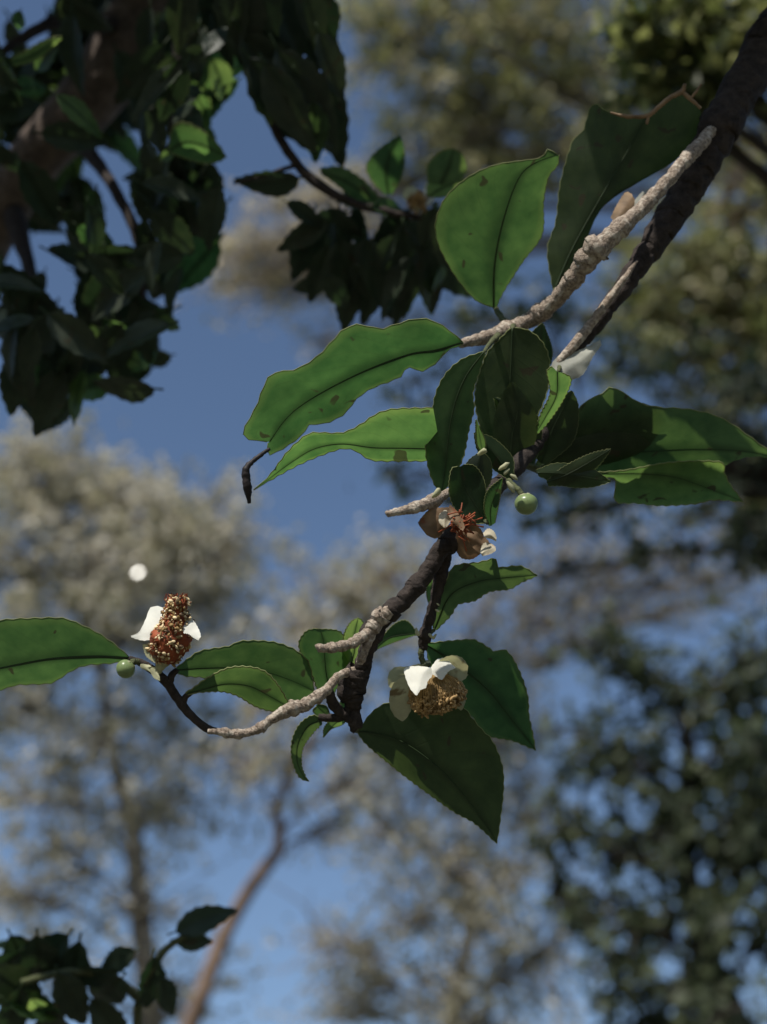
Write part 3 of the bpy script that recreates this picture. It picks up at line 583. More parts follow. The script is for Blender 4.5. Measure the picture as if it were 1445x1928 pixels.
# leaf behind the flower
LV([(803,1212),(835,1208),(884,1204),(897,1206),(918,1218),(932,1227),(949,1223),(963,1235),(981,1270),(994,1311),(996,1346),(1001,1370),(1009,1412)],
   [(803,1214),(860,1250),(920,1300),(960,1350),(1009,1412)],
   [(803,1216),(808,1245),(825,1290),(855,1330),(887,1346),(904,1374),(925,1387),(963,1394),(991,1405),(1009,1413)],
   .520, kx=.05, ky=-.28, foldA=-.1, foldB=-.15, wave=1.1, seed=18, rib=1.2, N1=44)
# large hanging leaf
LV([(672,1376),(686,1360),(700,1342),(731,1323),(790,1318),(840,1322),(873,1332),(887,1349),(908,1374),(925,1391),(939,1419),(948,1453),(948,1495),(944,1529),(941,1554),(936,1587)],
   [(672,1378),(700,1380),(756,1396),(815,1436),(863,1484),(911,1547),(936,1587)],
   [(674,1380),(690,1401),(731,1436),(766,1464),(808,1495),(856,1529),(894,1550),(936,1588)],
   .510, kx=0, ky=0, foldA=-.02, foldB=.8, wave=.3, seed=19, m=M_LEAF2, rib=1.4, N1=50)
LV([(606,1352),(588,1347),(565,1363),(551,1391),(549,1419),(554,1443),(565,1464),(581,1471)], [(606,1356),(580,1368),(562,1400),(560,1432),(570,1458),(581,1471)], [(607,1362),(589,1381),(571,1408),(568,1439),(575,1460),(582,1471)],
   .498, kx=.4, ky=-.3, wave=.2, seed=20, rib=.8)
LV([(655,1338),(630,1350),(612,1368),(609,1388)], [(657,1342),(632,1362),(609,1388)], [(660,1348),(645,1364),(625,1372),(610,1388)], .503, ky=-.6, wave=.2, seed=21, m=M_LEAF3, rib=.6)
LV([(640,1345),(640,1325),(652,1312),(664,1308)], [(646,1347),(652,1330),(664,1308)], [(655,1350),(664,1335),(665,1309)], .508, ky=-.6, wave=.2, seed=22, m=M_LEAF3, rib=.6)
LV([(596,1330),(590,1338),(600,1348),(620,1350)], [(596,1328),(606,1338),(620,1350)], [(598,1326),(615,1330),(622,1348)], .503, ky=-.5, wave=.2, seed=23, rib=.5)
# cluster at the node
LV([(915,985),(885,985),(858,960),(846,925),(850,885),(862,878)], [(918,985),(895,950),(875,915),(868,878)], [(922,985),(918,950),(912,905),(895,878),(874,874)],
   .497, kx=-.1, ky=-.12, foldA=-.3, foldB=.2, wave=.8, seed=24, m=M_LEAF2, rib=.6, rim=.9, teeth=1.0)
LV([(922,990),(912,960),(918,925),(945,900)], [(925,990),(925,955),(946,900)], [(932,985),(940,945),(947,901)], .494, kx=.2, ky=-.5, wave=.3, seed=25, rib=.7)
LV([(955,880),(930,830),(935,770),(960,720)], [(960,880),(965,820),(975,770),(965,720)], [(965,880),(1005,840),(1010,780),(970,720)], .528, kx=.1, ky=-.1, wave=.4, seed=26, m=M_LEAF2, rib=.6, rim=0, teeth=.5)
LV([(896,790),(897,830),(905,850),(912,862)], [(898,790),(905,830),(912,862)], [(902,800),(914,830),(913,862)], .503, ky=-.5, wave=.2, seed=27, m=M_LEAF3, rib=0)
mb = MB(); twig(mb, [(508, 845, .512, 3.5), (490, 858, .510, 4.5), (470, 874, .508, 5), (463, 888, .507, 7), (466, 915, .507, 8), (470, 948, .507, 3)], 26, 8, .3, 51); mb.build('withered_leaf_tip', M_DEAD, tea, origin=TROOT)
for i, (A, M_, B, d, kx, ky, mm) in enumerate([
    ([(990,880),(960,850),(940,800),(930,750)], [(995,880),(985,830),(970,780),(932,748)], [(1005,878),(1020,830),(1010,780),(936,748)], .532, .1, -.1, M_LEAF2),
    ([(1015,870),(1000,830),(1030,770),(1075,735)], [(1020,872),(1040,810),(1078,736)], [(1030,875),(1080,830),(1090,770),(1080,738)], .538, .1, -.15, M_LEAF2),
    ([(1010,885),(1050,872),(1110,880),(1150,905)], [(1012,890),(1060,892),(1150,906)], [(1014,896),(1060,915),(1110,918),(1150,908)], .520, .1, .0, M_LEAF2),
    ([(960,905),(925,880),(900,850),(892,815)], [(962,900),(940,865),(895,815)], [(968,895),(965,860),(930,825),(898,815)], .512, -.1, -.05, M_LEAF2),
    ([(890,940),(872,905),(880,870),(905,850)], [(895,940),(895,900),(908,850)], [(903,938),(925,905),(925,870),(912,852)], .499, .1, -.1, M_LEAFD),
    ([(1030,690),(1005,660),(1000,630),(1020,608)], [(1032,688),(1018,655),(1021,608)], [(1038,686),(1040,655),(1024,610)], .548, .1, -.1, M_LEAF2)]):
    LV(A, M_, B, d, kx=kx, ky=ky, wave=.5, seed=140 + i, m=mm, rib=.6, rim=.4, teeth=.8, N1=26)
mb = MB()
for k, pth in enumerate([[(931, 572, .573, 4), (940, 592, .566, 5), (958, 612, .553, 6)], [(911, 664, .507, 4), (922, 648, .525, 4.5), (938, 632, .544, 6)], [(965, 622, .538, 4), (966, 612, .550, 6)],
        [(826, 846, .513, 4), (860, 880, .512, 4.5), (890, 940, .510, 6)], [(1032, 897, .552, 4), (1008, 885, .54, 4.5), (980, 872, .528, 6)], [(1052, 700, .529, 3.5), (1054, 690, .54, 5)],
        [(1122, 892, .546, 3.5), (1060, 895, .54, 4), (985, 872, .528, 5)], [(624, 1304, .508, 3.5), (636, 1325, .503, 4), (650, 1342, .499, 5)], [(818, 1186, .508, 3.5), (804, 1194, .505, 5)],
        [(708, 1221, .506, 3.5), (694, 1232, .499, 5)], [(665, 1253, .505, 3), (684, 1262, .499, 5)], [(672, 1376, .510, 5), (670, 1366, .502, 6)], [(1045, 545, .566, 4), (1052, 556, .545, 6)], [(918, 985, .496, 3.5), (895, 962, .505, 5)]]):
    mb = MB(); twig(mb, pth, 8, 8, .08, 160 + k); mb.build('leaf_stalk', M_STEM, tea, origin=TROOT)
# pale dead scraps caught on the branch
petal('dead_scrap', tea, TROOT, [(1032,700),(1050,672),(1090,660),(1130,640)], [(1050,712),(1075,690),(1100,675),(1132,645)], [(1075,716),(1098,705),(1118,670),(1133,650)], .538, ky=.4, m=M_FLAKE, seed=61)
petal('dead_scrap', tea, TROOT, [(1150,410),(1162,385),(1178,362),(1190,365)], [(1160,420),(1175,395),(1192,370)], [(1168,430),(1190,410),(1196,375)], .548, ky=.4, m=M_DRY, seed=62)
petal('dead_scrap', tea, TROOT, [(1170,420),(1185,390),(1210,360)], [(1185,415),(1200,390),(1214,362)], [(1200,412),(1215,385),(1216,365)], .552, ky=.3, m=M_FLAKE, seed=63)

# ---- open flower hanging upside down
fl = MB(); twig(fl, [(796, 1218, .505, 6.5), (793, 1232, .504, 5.5), (797, 1246, .503, 6), (806, 1256, .502, 9)], 16, 8, .1, 71)
flower = fl.build('flower', M_STEM, tea, origin=TROOT)
PT = lambda *a, **k: petal('petal', flower, Vector(TROOT), *a, **k)
PT([(806,1256),(790,1250),(768,1255),(745,1256),(732,1268),(731,1288)], [(806,1258),(775,1264),(752,1272),(738,1285),(733,1292)], [(806,1262),(788,1275),(765,1288),(745,1296),(735,1295)], .507, kx=-.2, ky=-.5, m=M_PETAL2, seed=72)
PT([(806,1256),(785,1254),(762,1258),(764,1275),(772,1295),(782,1308)], [(808,1257),(795,1270),(790,1290),(784,1309)], [(812,1257),(814,1272),(806,1282),(802,1295),(792,1299),(786,1309)], .489, kx=0, ky=.8, fold=.35, seed=73)
PT([(790,1256),(765,1272),(745,1283),(734,1305),(735,1332),(745,1350),(757,1358)], [(792,1260),(772,1285),(758,1310),(755,1335),(758,1358)], [(795,1265),(785,1290),(778,1315),(775,1335),(766,1352),(759,1358)], .499, kx=-.35, ky=-.3, m=M_PETAL2, seed=74, fold=.3)
PT([(808,1262),(818,1248),(826,1240),(842,1240),(850,1250),(858,1256)], [(810,1264),(826,1258),(840,1257),(858,1257)], [(812,1268),(822,1274),(832,1280),(840,1270),(848,1262),(858,1258)], .495, kx=.1, ky=.8, fold=.3, seed=75)
PT([(815,1258),(828,1243),(850,1234),(870,1238),(882,1254)], [(817,1260),(842,1258),(865,1262),(880,1270)], [(820,1264),(838,1276),(858,1282),(874,1280),(882,1270)], .500, kx=.3, ky=-.35, m=M_PETAL2, seed=76, fold=-.2)
PT([(850,1268),(868,1280),(878,1300),(877,1322)], [(845,1275),(860,1298),(866,1318),(872,1335)], [(838,1280),(846,1305),(853,1325),(868,1338)], .502, kx=.4, ky=-.3, m=M_PETAL2, seed=77)
PT([(820,1268),(800,1290),(795,1320),(802,1338)], [(826,1268),(820,1300),(818,1340)], [(832,1268),(846,1290),(846,1320),(835,1338)], .514, kx=0, ky=-.3, m=M_PETAL2, seed=78)
rnd = random.Random(5)
fm = MB(); an = MB()
base = P(812, 1262, .5015)
for i in range(950):
    a = rnd.uniform(0, 2 * math.pi); h = .34 + .66 * rnd.random() ** .8
    rr = 1.0 if h < .86 else math.sqrt(rnd.random())
    rr *= min(1.0, .62 + .5 * h) * rnd.uniform(.9, 1.04); sx = rr * math.cos(a); sz = rr * math.sin(a)
    e = P(822 + 53 * sx + 2 * rnd.gauss(0, 1), 1264 + (80 - 20 * sx ** 2 - 8 * sx) * h + rnd.gauss(0, 2.5), .5015 + sz * .0095)
    s = base + RIGHT * sx * .0032 + FWD * sz * .003
    mid = s.lerp(e, .45) + RIGHT * sx * .0025 + FWD * sz * .0022
    qq = cat([tuple(s), tuple(mid), tuple(e)], 6)
    tube3(fm, [Vector(x) for x in qq], [.00016] * 5 + [.0001], 4, 0, cap=False)
    blob(an, e, .00060 * rnd.uniform(.55, 1.5), (rnd.gauss(0, 1), rnd.gauss(0, 1), rnd.gauss(0, 1)), (.7, .7, 1.2), 6, 4)
fo = fm.build('stamen_filaments', M_FIL, flower, origin=Vector(TROOT)); fo['kind'] = 'stuff'
ao = an.build('anthers', M_ANTH, flower, origin=Vector(TROOT)); ao['kind'] = 'stuff'
mb = MB(); blob(mb, P(801, 1250, .503), .0020, RIGHT * .3 - UP, (1, 1, .6), 10, 6, .2, 400)
mb.build('calyx', M_SEPAL, flower, origin=Vector(TROOT))

# node scales and buds by the flower stalk
for i, (u, v, r) in enumerate([(786, 1191, 7), (812, 1197, 5), (818, 1199, 4.5), (825, 1138, 3), (824, 1150, 3), (822, 928, 9), (968, 898, 7), (962, 917, 9), (955, 888, 6), (909, 850, 8), (950, 878, 8)]):
    mb = MB(); d = .492 if v < 1000 and u > 830 else (.4885 if v < 1000 else .4985)
    blob(mb, P(u, v, d), r * d / FPX, RIGHT * rnd.uniform(-1, 1) + UP * .5, (.6, .6, 1.35), 9, 6, .6, 700, seed=i)
    mb.build('bud_scale', M_SEPAL, tea, origin=TROOT)
def bud(parent, org, u, v, d, r, axis, stalk):
    mb = MB(); c = P(u, v, d); R_ = r * d / FPX
    blob(mb, c, R_, axis, (1, 1, .93), 20, 14, .05, 160)
    b = mb.build('flower_bud', M_BUD, parent, origin=Vector(org))
    mb = MB(); twig(mb, stalk, 12, 8, .1, 77); mb.build('stalk', M_STEM, b, origin=Vector(org))
    mb = MB(); ax = Vector(axis).normalized()
    for k in range(4):
        a = k * math.pi / 2 + .4; o1 = ax.orthogonal().normalized(); o2 = ax.cross(o1)
        dv = o1 * math.cos(a) + o2 * math.sin(a)
        blob(mb, c + ax * R_ * .62 + dv * R_ * .45, R_ * .42, ax * .6 + dv, (1, .6, .45), 8, 6)
    mb.build('sepal', M_SEPAL, b, origin=Vector(org))
    return b
bud(tea, TROOT, 991, 949, .497, 22, UP * .9 + RIGHT * -.2 + FWD * .3, [(958, 905, .505, 6), (972, 918, .5, 5), (984, 932, .498, 6)])

# wilted flower in the node
wf = MB(); blob(wf, P(868, 985, .491), .0026, UP, (1, 1, 1), 8, 6, .5)
wilt = wf.build('wilted_flower', M_BROWNP, tea, origin=TROOT)
PW = lambda *a, **k: petal('petal', wilt, Vector(TROOT), *a, wave=1.5, **k)
PW([(845,955),(812,958),(796,972),(787,984)], [(848,965),(822,978),(802,994),(790,990)], [(850,975),(836,1000),(822,1014),(804,1008)], .4915, kx=.1, ky=.1, m=M_BROWNP, seed=81)
PW([(838,960),(828,968),(827,982),(834,992)], [(845,962),(838,975),(837,993)], [(852,966),(848,982),(840,994)], .4885, ky=.5, m=M_CREAM, seed=82)
PW([(848,950),(860,962),(870,978),(876,992)], [(845,955),(855,970),(866,986),(874,996)], [(842,962),(850,980),(862,992),(872,1000)], .488, ky=.4, m=M_BROWNP, seed=83)
PW([(862,985),(890,984),(908,1000),(914,1022)], [(860,1005),(885,1012),(908,1036)], [(856,1030),(868,1050),(888,1053),(904,1044)], .4985, kx=.1, ky=-.1, m=M_BROWNP, seed=84)
PW([(880,1000),(900,1002),(918,1016),(926,1030)], [(880,1010),(898,1018),(916,1032)], [(882,1020),(894,1034),(912,1046)], .4955, kx=.2, ky=.2, m=M_BROWNP, seed=87)
PW([(910,1004),(919,995),(930,1000),(936,1012)], [(912,1009),(924,1007),(935,1016)], [(914,1013),(926,1015),(935,1020)], .491, ky=.5, m=M_CREAM, seed=85)
PW([(904,1040),(910,1024),(922,1022),(933,1029)], [(906,1043),(918,1035),(934,1033)], [(909,1047),(924,1043),(934,1037)], .490, ky=.5, m=M_CREAM, seed=86)
sm = MB()
for i in range(70):
    s0 = P(866 + rnd.gauss(0, 6), 985 + rnd.gauss(0, 6), .489); e0 = P(872 + rnd.gauss(0, 16), 990 + rnd.gauss(0, 16), .4875 + rnd.uniform(-.001, .004))
    tube3(sm, [s0, s0.lerp(e0, .5) + UP * rnd.gauss(0, .001), e0], [.00022, .0002, .0003], 4, 0)
o = sm.build('stamen_filaments', M_FILR, wilt, origin=Vector(TROOT)); o['kind'] = 'stuff'

# ---- sprig with the withered flower, leaving the main stem behind the spur twig
mb = MB()
twig(mb, [(668, 1280, .503, 7), (640, 1276, .507, 6), (612, 1300, .507, 5.5), (572, 1326, .506, 5.5), (512, 1352, .505, 5.5), (488, 1370, .505, 5.5), (450, 1380, .505, 5.5), (418, 1378, .505, 6), (388, 1370, .505, 7), (350, 1336, .504, 8.5), (318, 1290, .502, 9), (296, 1268, .5, 8.5), (270, 1250, .5, 7.5), (243, 1240, .5, 6)], 60, 10, .1, 91)
twig(mb, [(318, 1292, .502, 8), (324, 1272, .502, 7), (334, 1260, .502, 5)], 10, 8, .1, 92)
twig(mb, [(345, 1330, .504, 7), (350, 1312, .503, 6), (362, 1302, .5, 5)], 10, 8, .1, 93)
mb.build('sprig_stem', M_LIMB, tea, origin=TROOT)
LV([(243,1237),(222,1218),(190,1195),(150,1175),(118,1164),(70,1164),(0,1168),(-60,1182),(-110,1215),(-160,1275)],
   [(243,1239),(180,1236),(100,1240),(40,1250),(0,1258),(-60,1268),(-160,1278)],
   [(243,1242),(215,1248),(160,1253),(130,1266),(100,1285),(70,1288),(30,1290),(0,1299),(-60,1305),(-160,1280)],
   .503, kx=.05, ky=-.55, foldA=.1, foldB=.1, wave=.3, seed=30, rib=2.2)
LV([(330,1260),(355,1240),(380,1225),(430,1217),(455,1207),(510,1208),(545,1218),(565,1230),(583,1250),(592,1300)],
   [(330,1262),(390,1258),(450,1258),(510,1268),(560,1286),(592,1302)],
   [(330,1264),(350,1273),(390,1277),(450,1300),(520,1325),(560,1325),(592,1304)],
   .508, kx=0, ky=-.5, foldA=.1, foldB=.1, wave=.4, seed=12, rib=.9)
LV([(350,1305),(368,1293),(388,1278),(430,1258),(470,1256),(500,1265),(520,1285),(535,1308),(548,1332)],
   [(352,1306),(385,1298),(425,1288),(470,1292),(510,1312),(548,1334)],
   [(354,1308),(380,1303),(420,1302),(450,1311),(480,1329),(510,1338),(548,1337)],
   .498, kx=.05, ky=-.35, foldA=-.4, foldB=.2, wave=.3, seed=31, rib=.9, rim=1.4)
bud(tea, TROOT, 237, 1260, .497, 18.5, RIGHT * .55 + UP * .55, [(262, 1246, .499, 6), (252, 1246, .498, 6), (246, 1250, .498, 6)])
# withered flower
fl = MB(); twig(fl, [(296, 1266, .5, 8), (305, 1252, .498, 9), (315, 1243, .497, 10)], 10, 8, .1, 96)
wfl = fl.build('withered_flower', M_SEPAL, tea, origin=TROOT)
mb = MB()
prof = cat([(314, 1250, 6), (315, 1243, 19), (316, 1226, 31), (323, 1203, 36), (331, 1173, 25), (330, 1156, 18.5), (333, 1138, 18.5), (334, 1127, 14)], 30)
tube3(mb, [P(a[0], a[1], .497) for a in prof], [a[2] * .497 / FPX for a in prof], 22, 0, .32, 8, nfreq=420)
mb.build('stamen_core', M_FILR, wfl, origin=Vector(TROOT))
fm = MB(); an = MB()
for i in range(1100):
    k = rnd.randrange(2, 29); a0 = prof[k]
    th = rnd.uniform(0, 2 * math.pi); r = a0[2] * .497 / FPX
    dv = RIGHT * math.cos(th) + FWD * math.sin(th); c = P(a0[0], a0[1] + rnd.uniform(-3, 3), .497)
    if noise.noise((c + dv * r) * 300) < -.12 and rnd.random() < .85: continue
    s = c + dv * r * .85; e = c + dv * r * rnd.uniform(.98, 1.15) + UP * rnd.uniform(-.001, .0015) + RIGHT * rnd.gauss(0, .0004)
    mid = s.lerp(e, .5) + UP * rnd.uniform(.0003, .0012) + RIGHT * rnd.gauss(0, .0006)
    qq = cat([tuple(s), tuple(mid), tuple(e)], 4)
    if rnd.random() < .5: tube3(fm, [Vector(x) for x in qq], [.00020] * 4, 4, 0, cap=False)
    blob(an, e, .00043 * rnd.uniform(.5, 1.9), (rnd.gauss(0, 1), rnd.gauss(0, 1), rnd.gauss(0, 1)), (.6, .9, 1.3), 6, 4, .5, 1500, mi=rnd.choice((0, 0, 1, 1, 2)))
for i in range(40):
    x = rnd.uniform(-1, 1); s = P(333 + 12 * x, 1140, .497 + rnd.uniform(-.003, .003)); e = P(334 + 20 * x, 1122 + rnd.uniform(-6, 8), .497 + rnd.uniform(-.003, .003))
    tube3(fm, [s, s.lerp(e, .5) + RIGHT * rnd.gauss(0, .0008), e], [.00024] * 3, 4, 0, cap=False)
fo = fm.build('stamen_filaments', M_FILR, wfl, origin=Vector(TROOT)); fo['kind'] = 'stuff'
ao = an.build('anthers', [M_ANTHR, M_FIL, M_BROWNP], wfl, origin=Vector(TROOT)); ao['kind'] = 'stuff'
PF = lambda *a, **k: petal('petal', wfl, Vector(TROOT), *a, **k)
PF([(325,1160),(305,1143),(284,1144),(275,1165),(262,1190),(246,1197)], [(325,1175),(300,1172),(282,1188),(248,1198)], [(320,1205),(300,1200),(275,1206),(260,1204),(247,1200)], .499, kx=.1, ky=.9, seed=101, fold=.1)
PF([(345,1163),(356,1160),(368,1173),(376,1188),(379,1199)], [(345,1178),(358,1180),(368,1190),(376,1202)], [(346,1192),(356,1194),(364,1200),(374,1206)], .492, kx=-.1, ky=.9, seed=102)
PF([(292,1248),(276,1236),(270,1220),(269,1213)], [(295,1246),(284,1232),(270,1213)], [(300,1243),(294,1228),(282,1215),(271,1213)], .495, kx=0, ky=.3, m=M_SEPAL, seed=103)
PF([(282,1252),(266,1250),(266,1258),(280,1264)], [(286,1255),(278,1258),(284,1266)], [(292,1256),(292,1266),(286,1268)], .4935, ky=.3, m=M_SEPAL, seed=104)
PF([(288,1256),(294,1262),(300,1272),(302,1281)], [(284,1258),(292,1270),(302,1281)], [(282,1262),(290,1276),(301,1282)], .493, ky=.3, m=M_SEPAL, seed=105)

# ------------------------------------------------------------------ tea shrub: shaded leaves below, tall shoot with the withered flower
SROOT = P(300, 2400, 1.0); SROOT.z = 0
shrub = empty('tea_shrub', SROOT, 'low tea shrub with a few dark shaded leaves below the withered flower', 'tea shrub')
mb = MB()
p0 = P(300, 2300, .95); p1 = P(262, 1890, .80)
q = cat([tuple(x) + (r,) for x, r in zip([Vector((SROOT.x, SROOT.y, -.03)), SROOT.lerp(p0, .35) + Vector((-.02, .01, 0)), SROOT.lerp(p0, .7), p0], (.011, .0085, .007, .005))], 40)
tube3(mb, [Vector(a[:3]) for a in q], list(q[:, 3]), 8, 0, .08, 3, nfreq=60)
twig(mb, [(300, 2300, .95, 14), (255, 2050, .84, 10), (262, 1890, .745, 9)], 20, 8, .1, 97)
twig(mb, [(262, 1880, .745, 10), (210, 1840, .74, 8), (130, 1830, .73, 7), (40, 1850, .72, 6)], 20, 8, .1, 94)
twig(mb, [(270, 1850, .735, 8), (310, 1790, .735, 6), (350, 1760, .735, 5)], 12, 8, .1, 95)
mb.build('stem', M_STEM, shrub, origin=SROOT)
LS = lambda *a, **k: leaf('leaf', shrub, SROOT, *a, **k)
# ------------------------------------------------------------------ generic tea leaf meshes for the shaded growth out of focus
def proto(seed, fold, bend, wid):
    rg = random.Random(seed); mb = MB(); n1, k1 = 13, 3; vs = []; uvs = []
    for i in range(n1):
        s = i / (n1 - 1); w = wid * (math.sin(math.pi * min(1, s ** .85)) ** .85) * (1 - .25 * s)
        for k in range(-k1, k1 + 1):
            t = k / k1; x = t * w + (.012 * (1 if i % 2 else -1) if abs(k) == k1 and 0 < i < n1 - 1 else 0) * (1 if t > 0 else -1)
            z = fold * abs(t) * w - bend * s * s + .035 * noise.noise(Vector((s * 4 + seed * 9, t * 2, seed)))
            vs.append((x, s + .0, z)); uvs.append((s, .5 + .5 * t))
    c = 2 * k1 + 1
    mb.add(vs, [(i * c + k, i * c + k + 1, (i + 1) * c + k + 1, (i + 1) * c + k) for i in range(n1 - 1) for k in range(c - 1)], 0, uvs)
    tube3(mb, [Vector((0, -.12, .02))] + [Vector(vs[i * c + k1]) - Vector((0, 0, .006)) for i in range(n1)], [.016] + [.014 * (1 - .8 * i / n1) for i in range(n1)], 5, 1)
    return mb
PROTO = []
for i, (f, b, w) in enumerate([(.35, .15, .24), (.2, .3, .27), (.5, .05, .22), (.1, .22, .25)]):
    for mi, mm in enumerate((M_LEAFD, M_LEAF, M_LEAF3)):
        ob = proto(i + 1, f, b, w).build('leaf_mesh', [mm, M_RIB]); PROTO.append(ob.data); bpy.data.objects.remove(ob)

def put_leaf(parent, org, u, v, d, length_px, ang, pitch=0.0, roll=0.0, kind=0, var=0, collect=None):
    """leaf whose base is at (u, v), pointing ang degrees clockwise from image-down; pitch tips the end away, roll turns the blade"""
    L = length_px * d / FPX; a = math.radians(ang)
    y = (-UP * math.cos(a) - RIGHT * math.sin(a)); y = (y * math.cos(pitch) + FWD * math.sin(pitch)).normalized()
    z = -FWD; z = (z - y * z.dot(y)).normalized(); x = y.cross(z)
    c, s = math.cos(roll), math.sin(roll); x, z = x * c + z * s, z * c - x * s
    Mx = Matrix((x, y, z)).transposed() * L
    Mx = Mx.to_4x4(); Mx.translation = P(u, v, d) - Vector(org)
    ob = bpy.data.objects.new('leaf', PROTO[(var % 4) * 3 + kind]); COL.objects.link(ob); ob.parent = parent; ob.matrix_local = Mx
    return ob

# shaded leaves at the foot of the shrub
for u, v, d, L, a, pi, ro, k, va in [(330,1755,.735,110,-110,.2,.5,0,0),(330,1770,.735,70,-80,.3,.2,0,1),(290,1800,.73,120,10,.4,.4,0,2),(255,1790,.735,90,60,.3,-.3,0,3),(225,1830,.73,110,80,.2,.4,0,0),(230,1840,.73,130,40,.5,.2,0,1),
        (150,1770,.74,150,15,.3,.2,0,2),(130,1760,.74,150,40,.4,-.4,0,0),(70,1760,.73,150,5,.5,.3,0,1),(110,1830,.72,130,-20,.3,.3,0,3),(40,1790,.73,140,50,.3,.2,0,2),(40,1860,.72,130,20,.3,.4,0,0),(-20,1820,.72,150,-40,.4,.3,0,1),(10,1880,.72,120,-60,.5,.7,1,2),(60,1880,.71,70,-10,.9,.2,2,0),
        (300,1840,.73,90,-20,.3,.6,0,3),(170,1880,.73,130,-30,.4,.3,0,2),(20,1760,.74,130,-15,.5,.2,0,3),(100,1900,.73,130,10,.5,.2,0,1),(0,1780,.75,120,30,1.0,.2,1,1)]:
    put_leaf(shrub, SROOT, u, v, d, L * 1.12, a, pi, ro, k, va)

# ------------------------------------------------------------------ shaded tea tree on the left
LROOT = P(-420, 1200, .95); LROOT.z = 0
lt = empty('shaded_tea_tree', LROOT, 'shaded tea tree with leaning brown trunk and dense dark hanging leaves', 'tea tree')
mb = MB()
a0 = P(-250, 900, .93); q = cat([tuple(x) + (r,) for x, r in zip([Vector((LROOT.x, LROOT.y, -.05)), Vector((LROOT.x - .01, LROOT.y, .8)), P(-330, 1150, .94), P(-170, 760, .93), P(-40, 480, .92), P(60, 310, .91), P(165, 190, .9), P(255, 60, .9), P(330, -90, .9), P(400, -400, .92), P(430, -800, .95)], (.05, .042, .034, .026, .017, .017, .020, .022, .021, .016, .008))], 90)
tube3(mb, [Vector(a[:3]) for a in q], list(q[:, 3]), 16, 0, .10, 4, nfreq=45)
mb.build('trunk', bark_mat('shaded_trunk_bark', (0.045, 0.034, 0.029), (0.17, 0.13, 0.105), 120.0, dist=.003), lt, origin=LROOT)
mb = MB()
twig(mb, [(395, -300, .92, 26), (360, -120, .85, 20), (348, 20, .80, 16), (340, 130, .79, 12), (325, 250, .78, 8)], 30, 10, .12, 111)
twig(mb, [(400, -350, .92, 24), (440, -120, .80, 18), (460, 60, .74, 13), (500, 200, .73, 10), (560, 310, .73, 9), (640, 370, .73, 8), (730, 400, .73, 7), (800, 410, .73, 5)], 40, 10, .12, 112)
twig(mb, [(20, 380, .915, 20), (60, 520, .85, 12), (90, 620, .8, 8), (80, 720, .78, 5)], 24, 8, .12, 113)
twig(mb, [(120, 230, .9, 22), (200, 330, .83, 12), (260, 450, .8, 9), (270, 570, .79, 6)], 24, 8, .12, 114)
twig(mb, [(255, 60, .9, 20), (110, 40, .84, 12), (-30, 120, .8, 8)], 20, 8, .12, 115)
twig(mb, [(560, 310, .73, 6), (500, 330, .73, 4), (440, 345, .73, 3)], 10, 6, .12, 116)
mb.build('branch', M_LIMB, lt, origin=LROOT)

from itertools import product
poly = [(-40,120),(60,60),(120,0),(330,-40),(440,-40),(430,40),(355,190),(330,260),(345,330),(400,390),(395,480),(330,530),(325,610),(290,690),(235,735),(200,735),(150,760),(70,830),(40,760),(-40,700)]
def inside(u, v):
    c = False; j = len(poly) - 1
    for i in range(len(poly)):
        (x1, y1), (x2, y2) = poly[i], poly[j]
        if (y1 > v) != (y2 > v) and u < (x2 - x1) * (v - y1) / (y2 - y1) + x1: c = not c
        j = i
    return c
gaps = [(50, 490, 26), (110, 535, 22), (235, 435, 24), (200, 395, 14), (225, 340, 14), (180, 325, 14), (125, 455, 16), (60, 55, 30), (235, 240, 16)]
rnd = random.Random(12); cnt = 0
while cnt < 370:
    u = rnd.uniform(-60, 430); v = rnd.uniform(-60, 800); L = rnd.uniform(75, 160); a = rnd.gauss(0, 55); d = rnd.uniform(.70, .87)
    ex, ey = u - L * .9 * math.sin(math.radians(a)), v + L * .9 * math.cos(math.radians(a))
    mx, my = (u + ex) / 2, (v + ey) / 2
    if not (inside(ex, ey) and inside(mx, my)): continue
    if any((mx - g0) ** 2 + (my - g1) ** 2 < (gr + 16) ** 2 or (ex - g0) ** 2 + (ey - g1) ** 2 < (gr + 12) ** 2 or (u - g0) ** 2 + (v - g1) ** 2 < (gr + 12) ** 2 for g0, g1, gr in gaps): continue
    # keep the trunk partly free
    if any(abs((x - 60) - (310 - y) * .7) < 115 and y < 450 for x, y in ((u, v), (mx, my), (ex, ey))) and rnd.random() < .93: d = rnd.uniform(.96, 1.04)
    put_leaf(lt, LROOT, u, v, d, L, a, rnd.uniform(.0, .9), rnd.uniform(-.9, .9), 1 if rnd.random() < .16 else 0, rnd.randrange(4)); cnt += 1
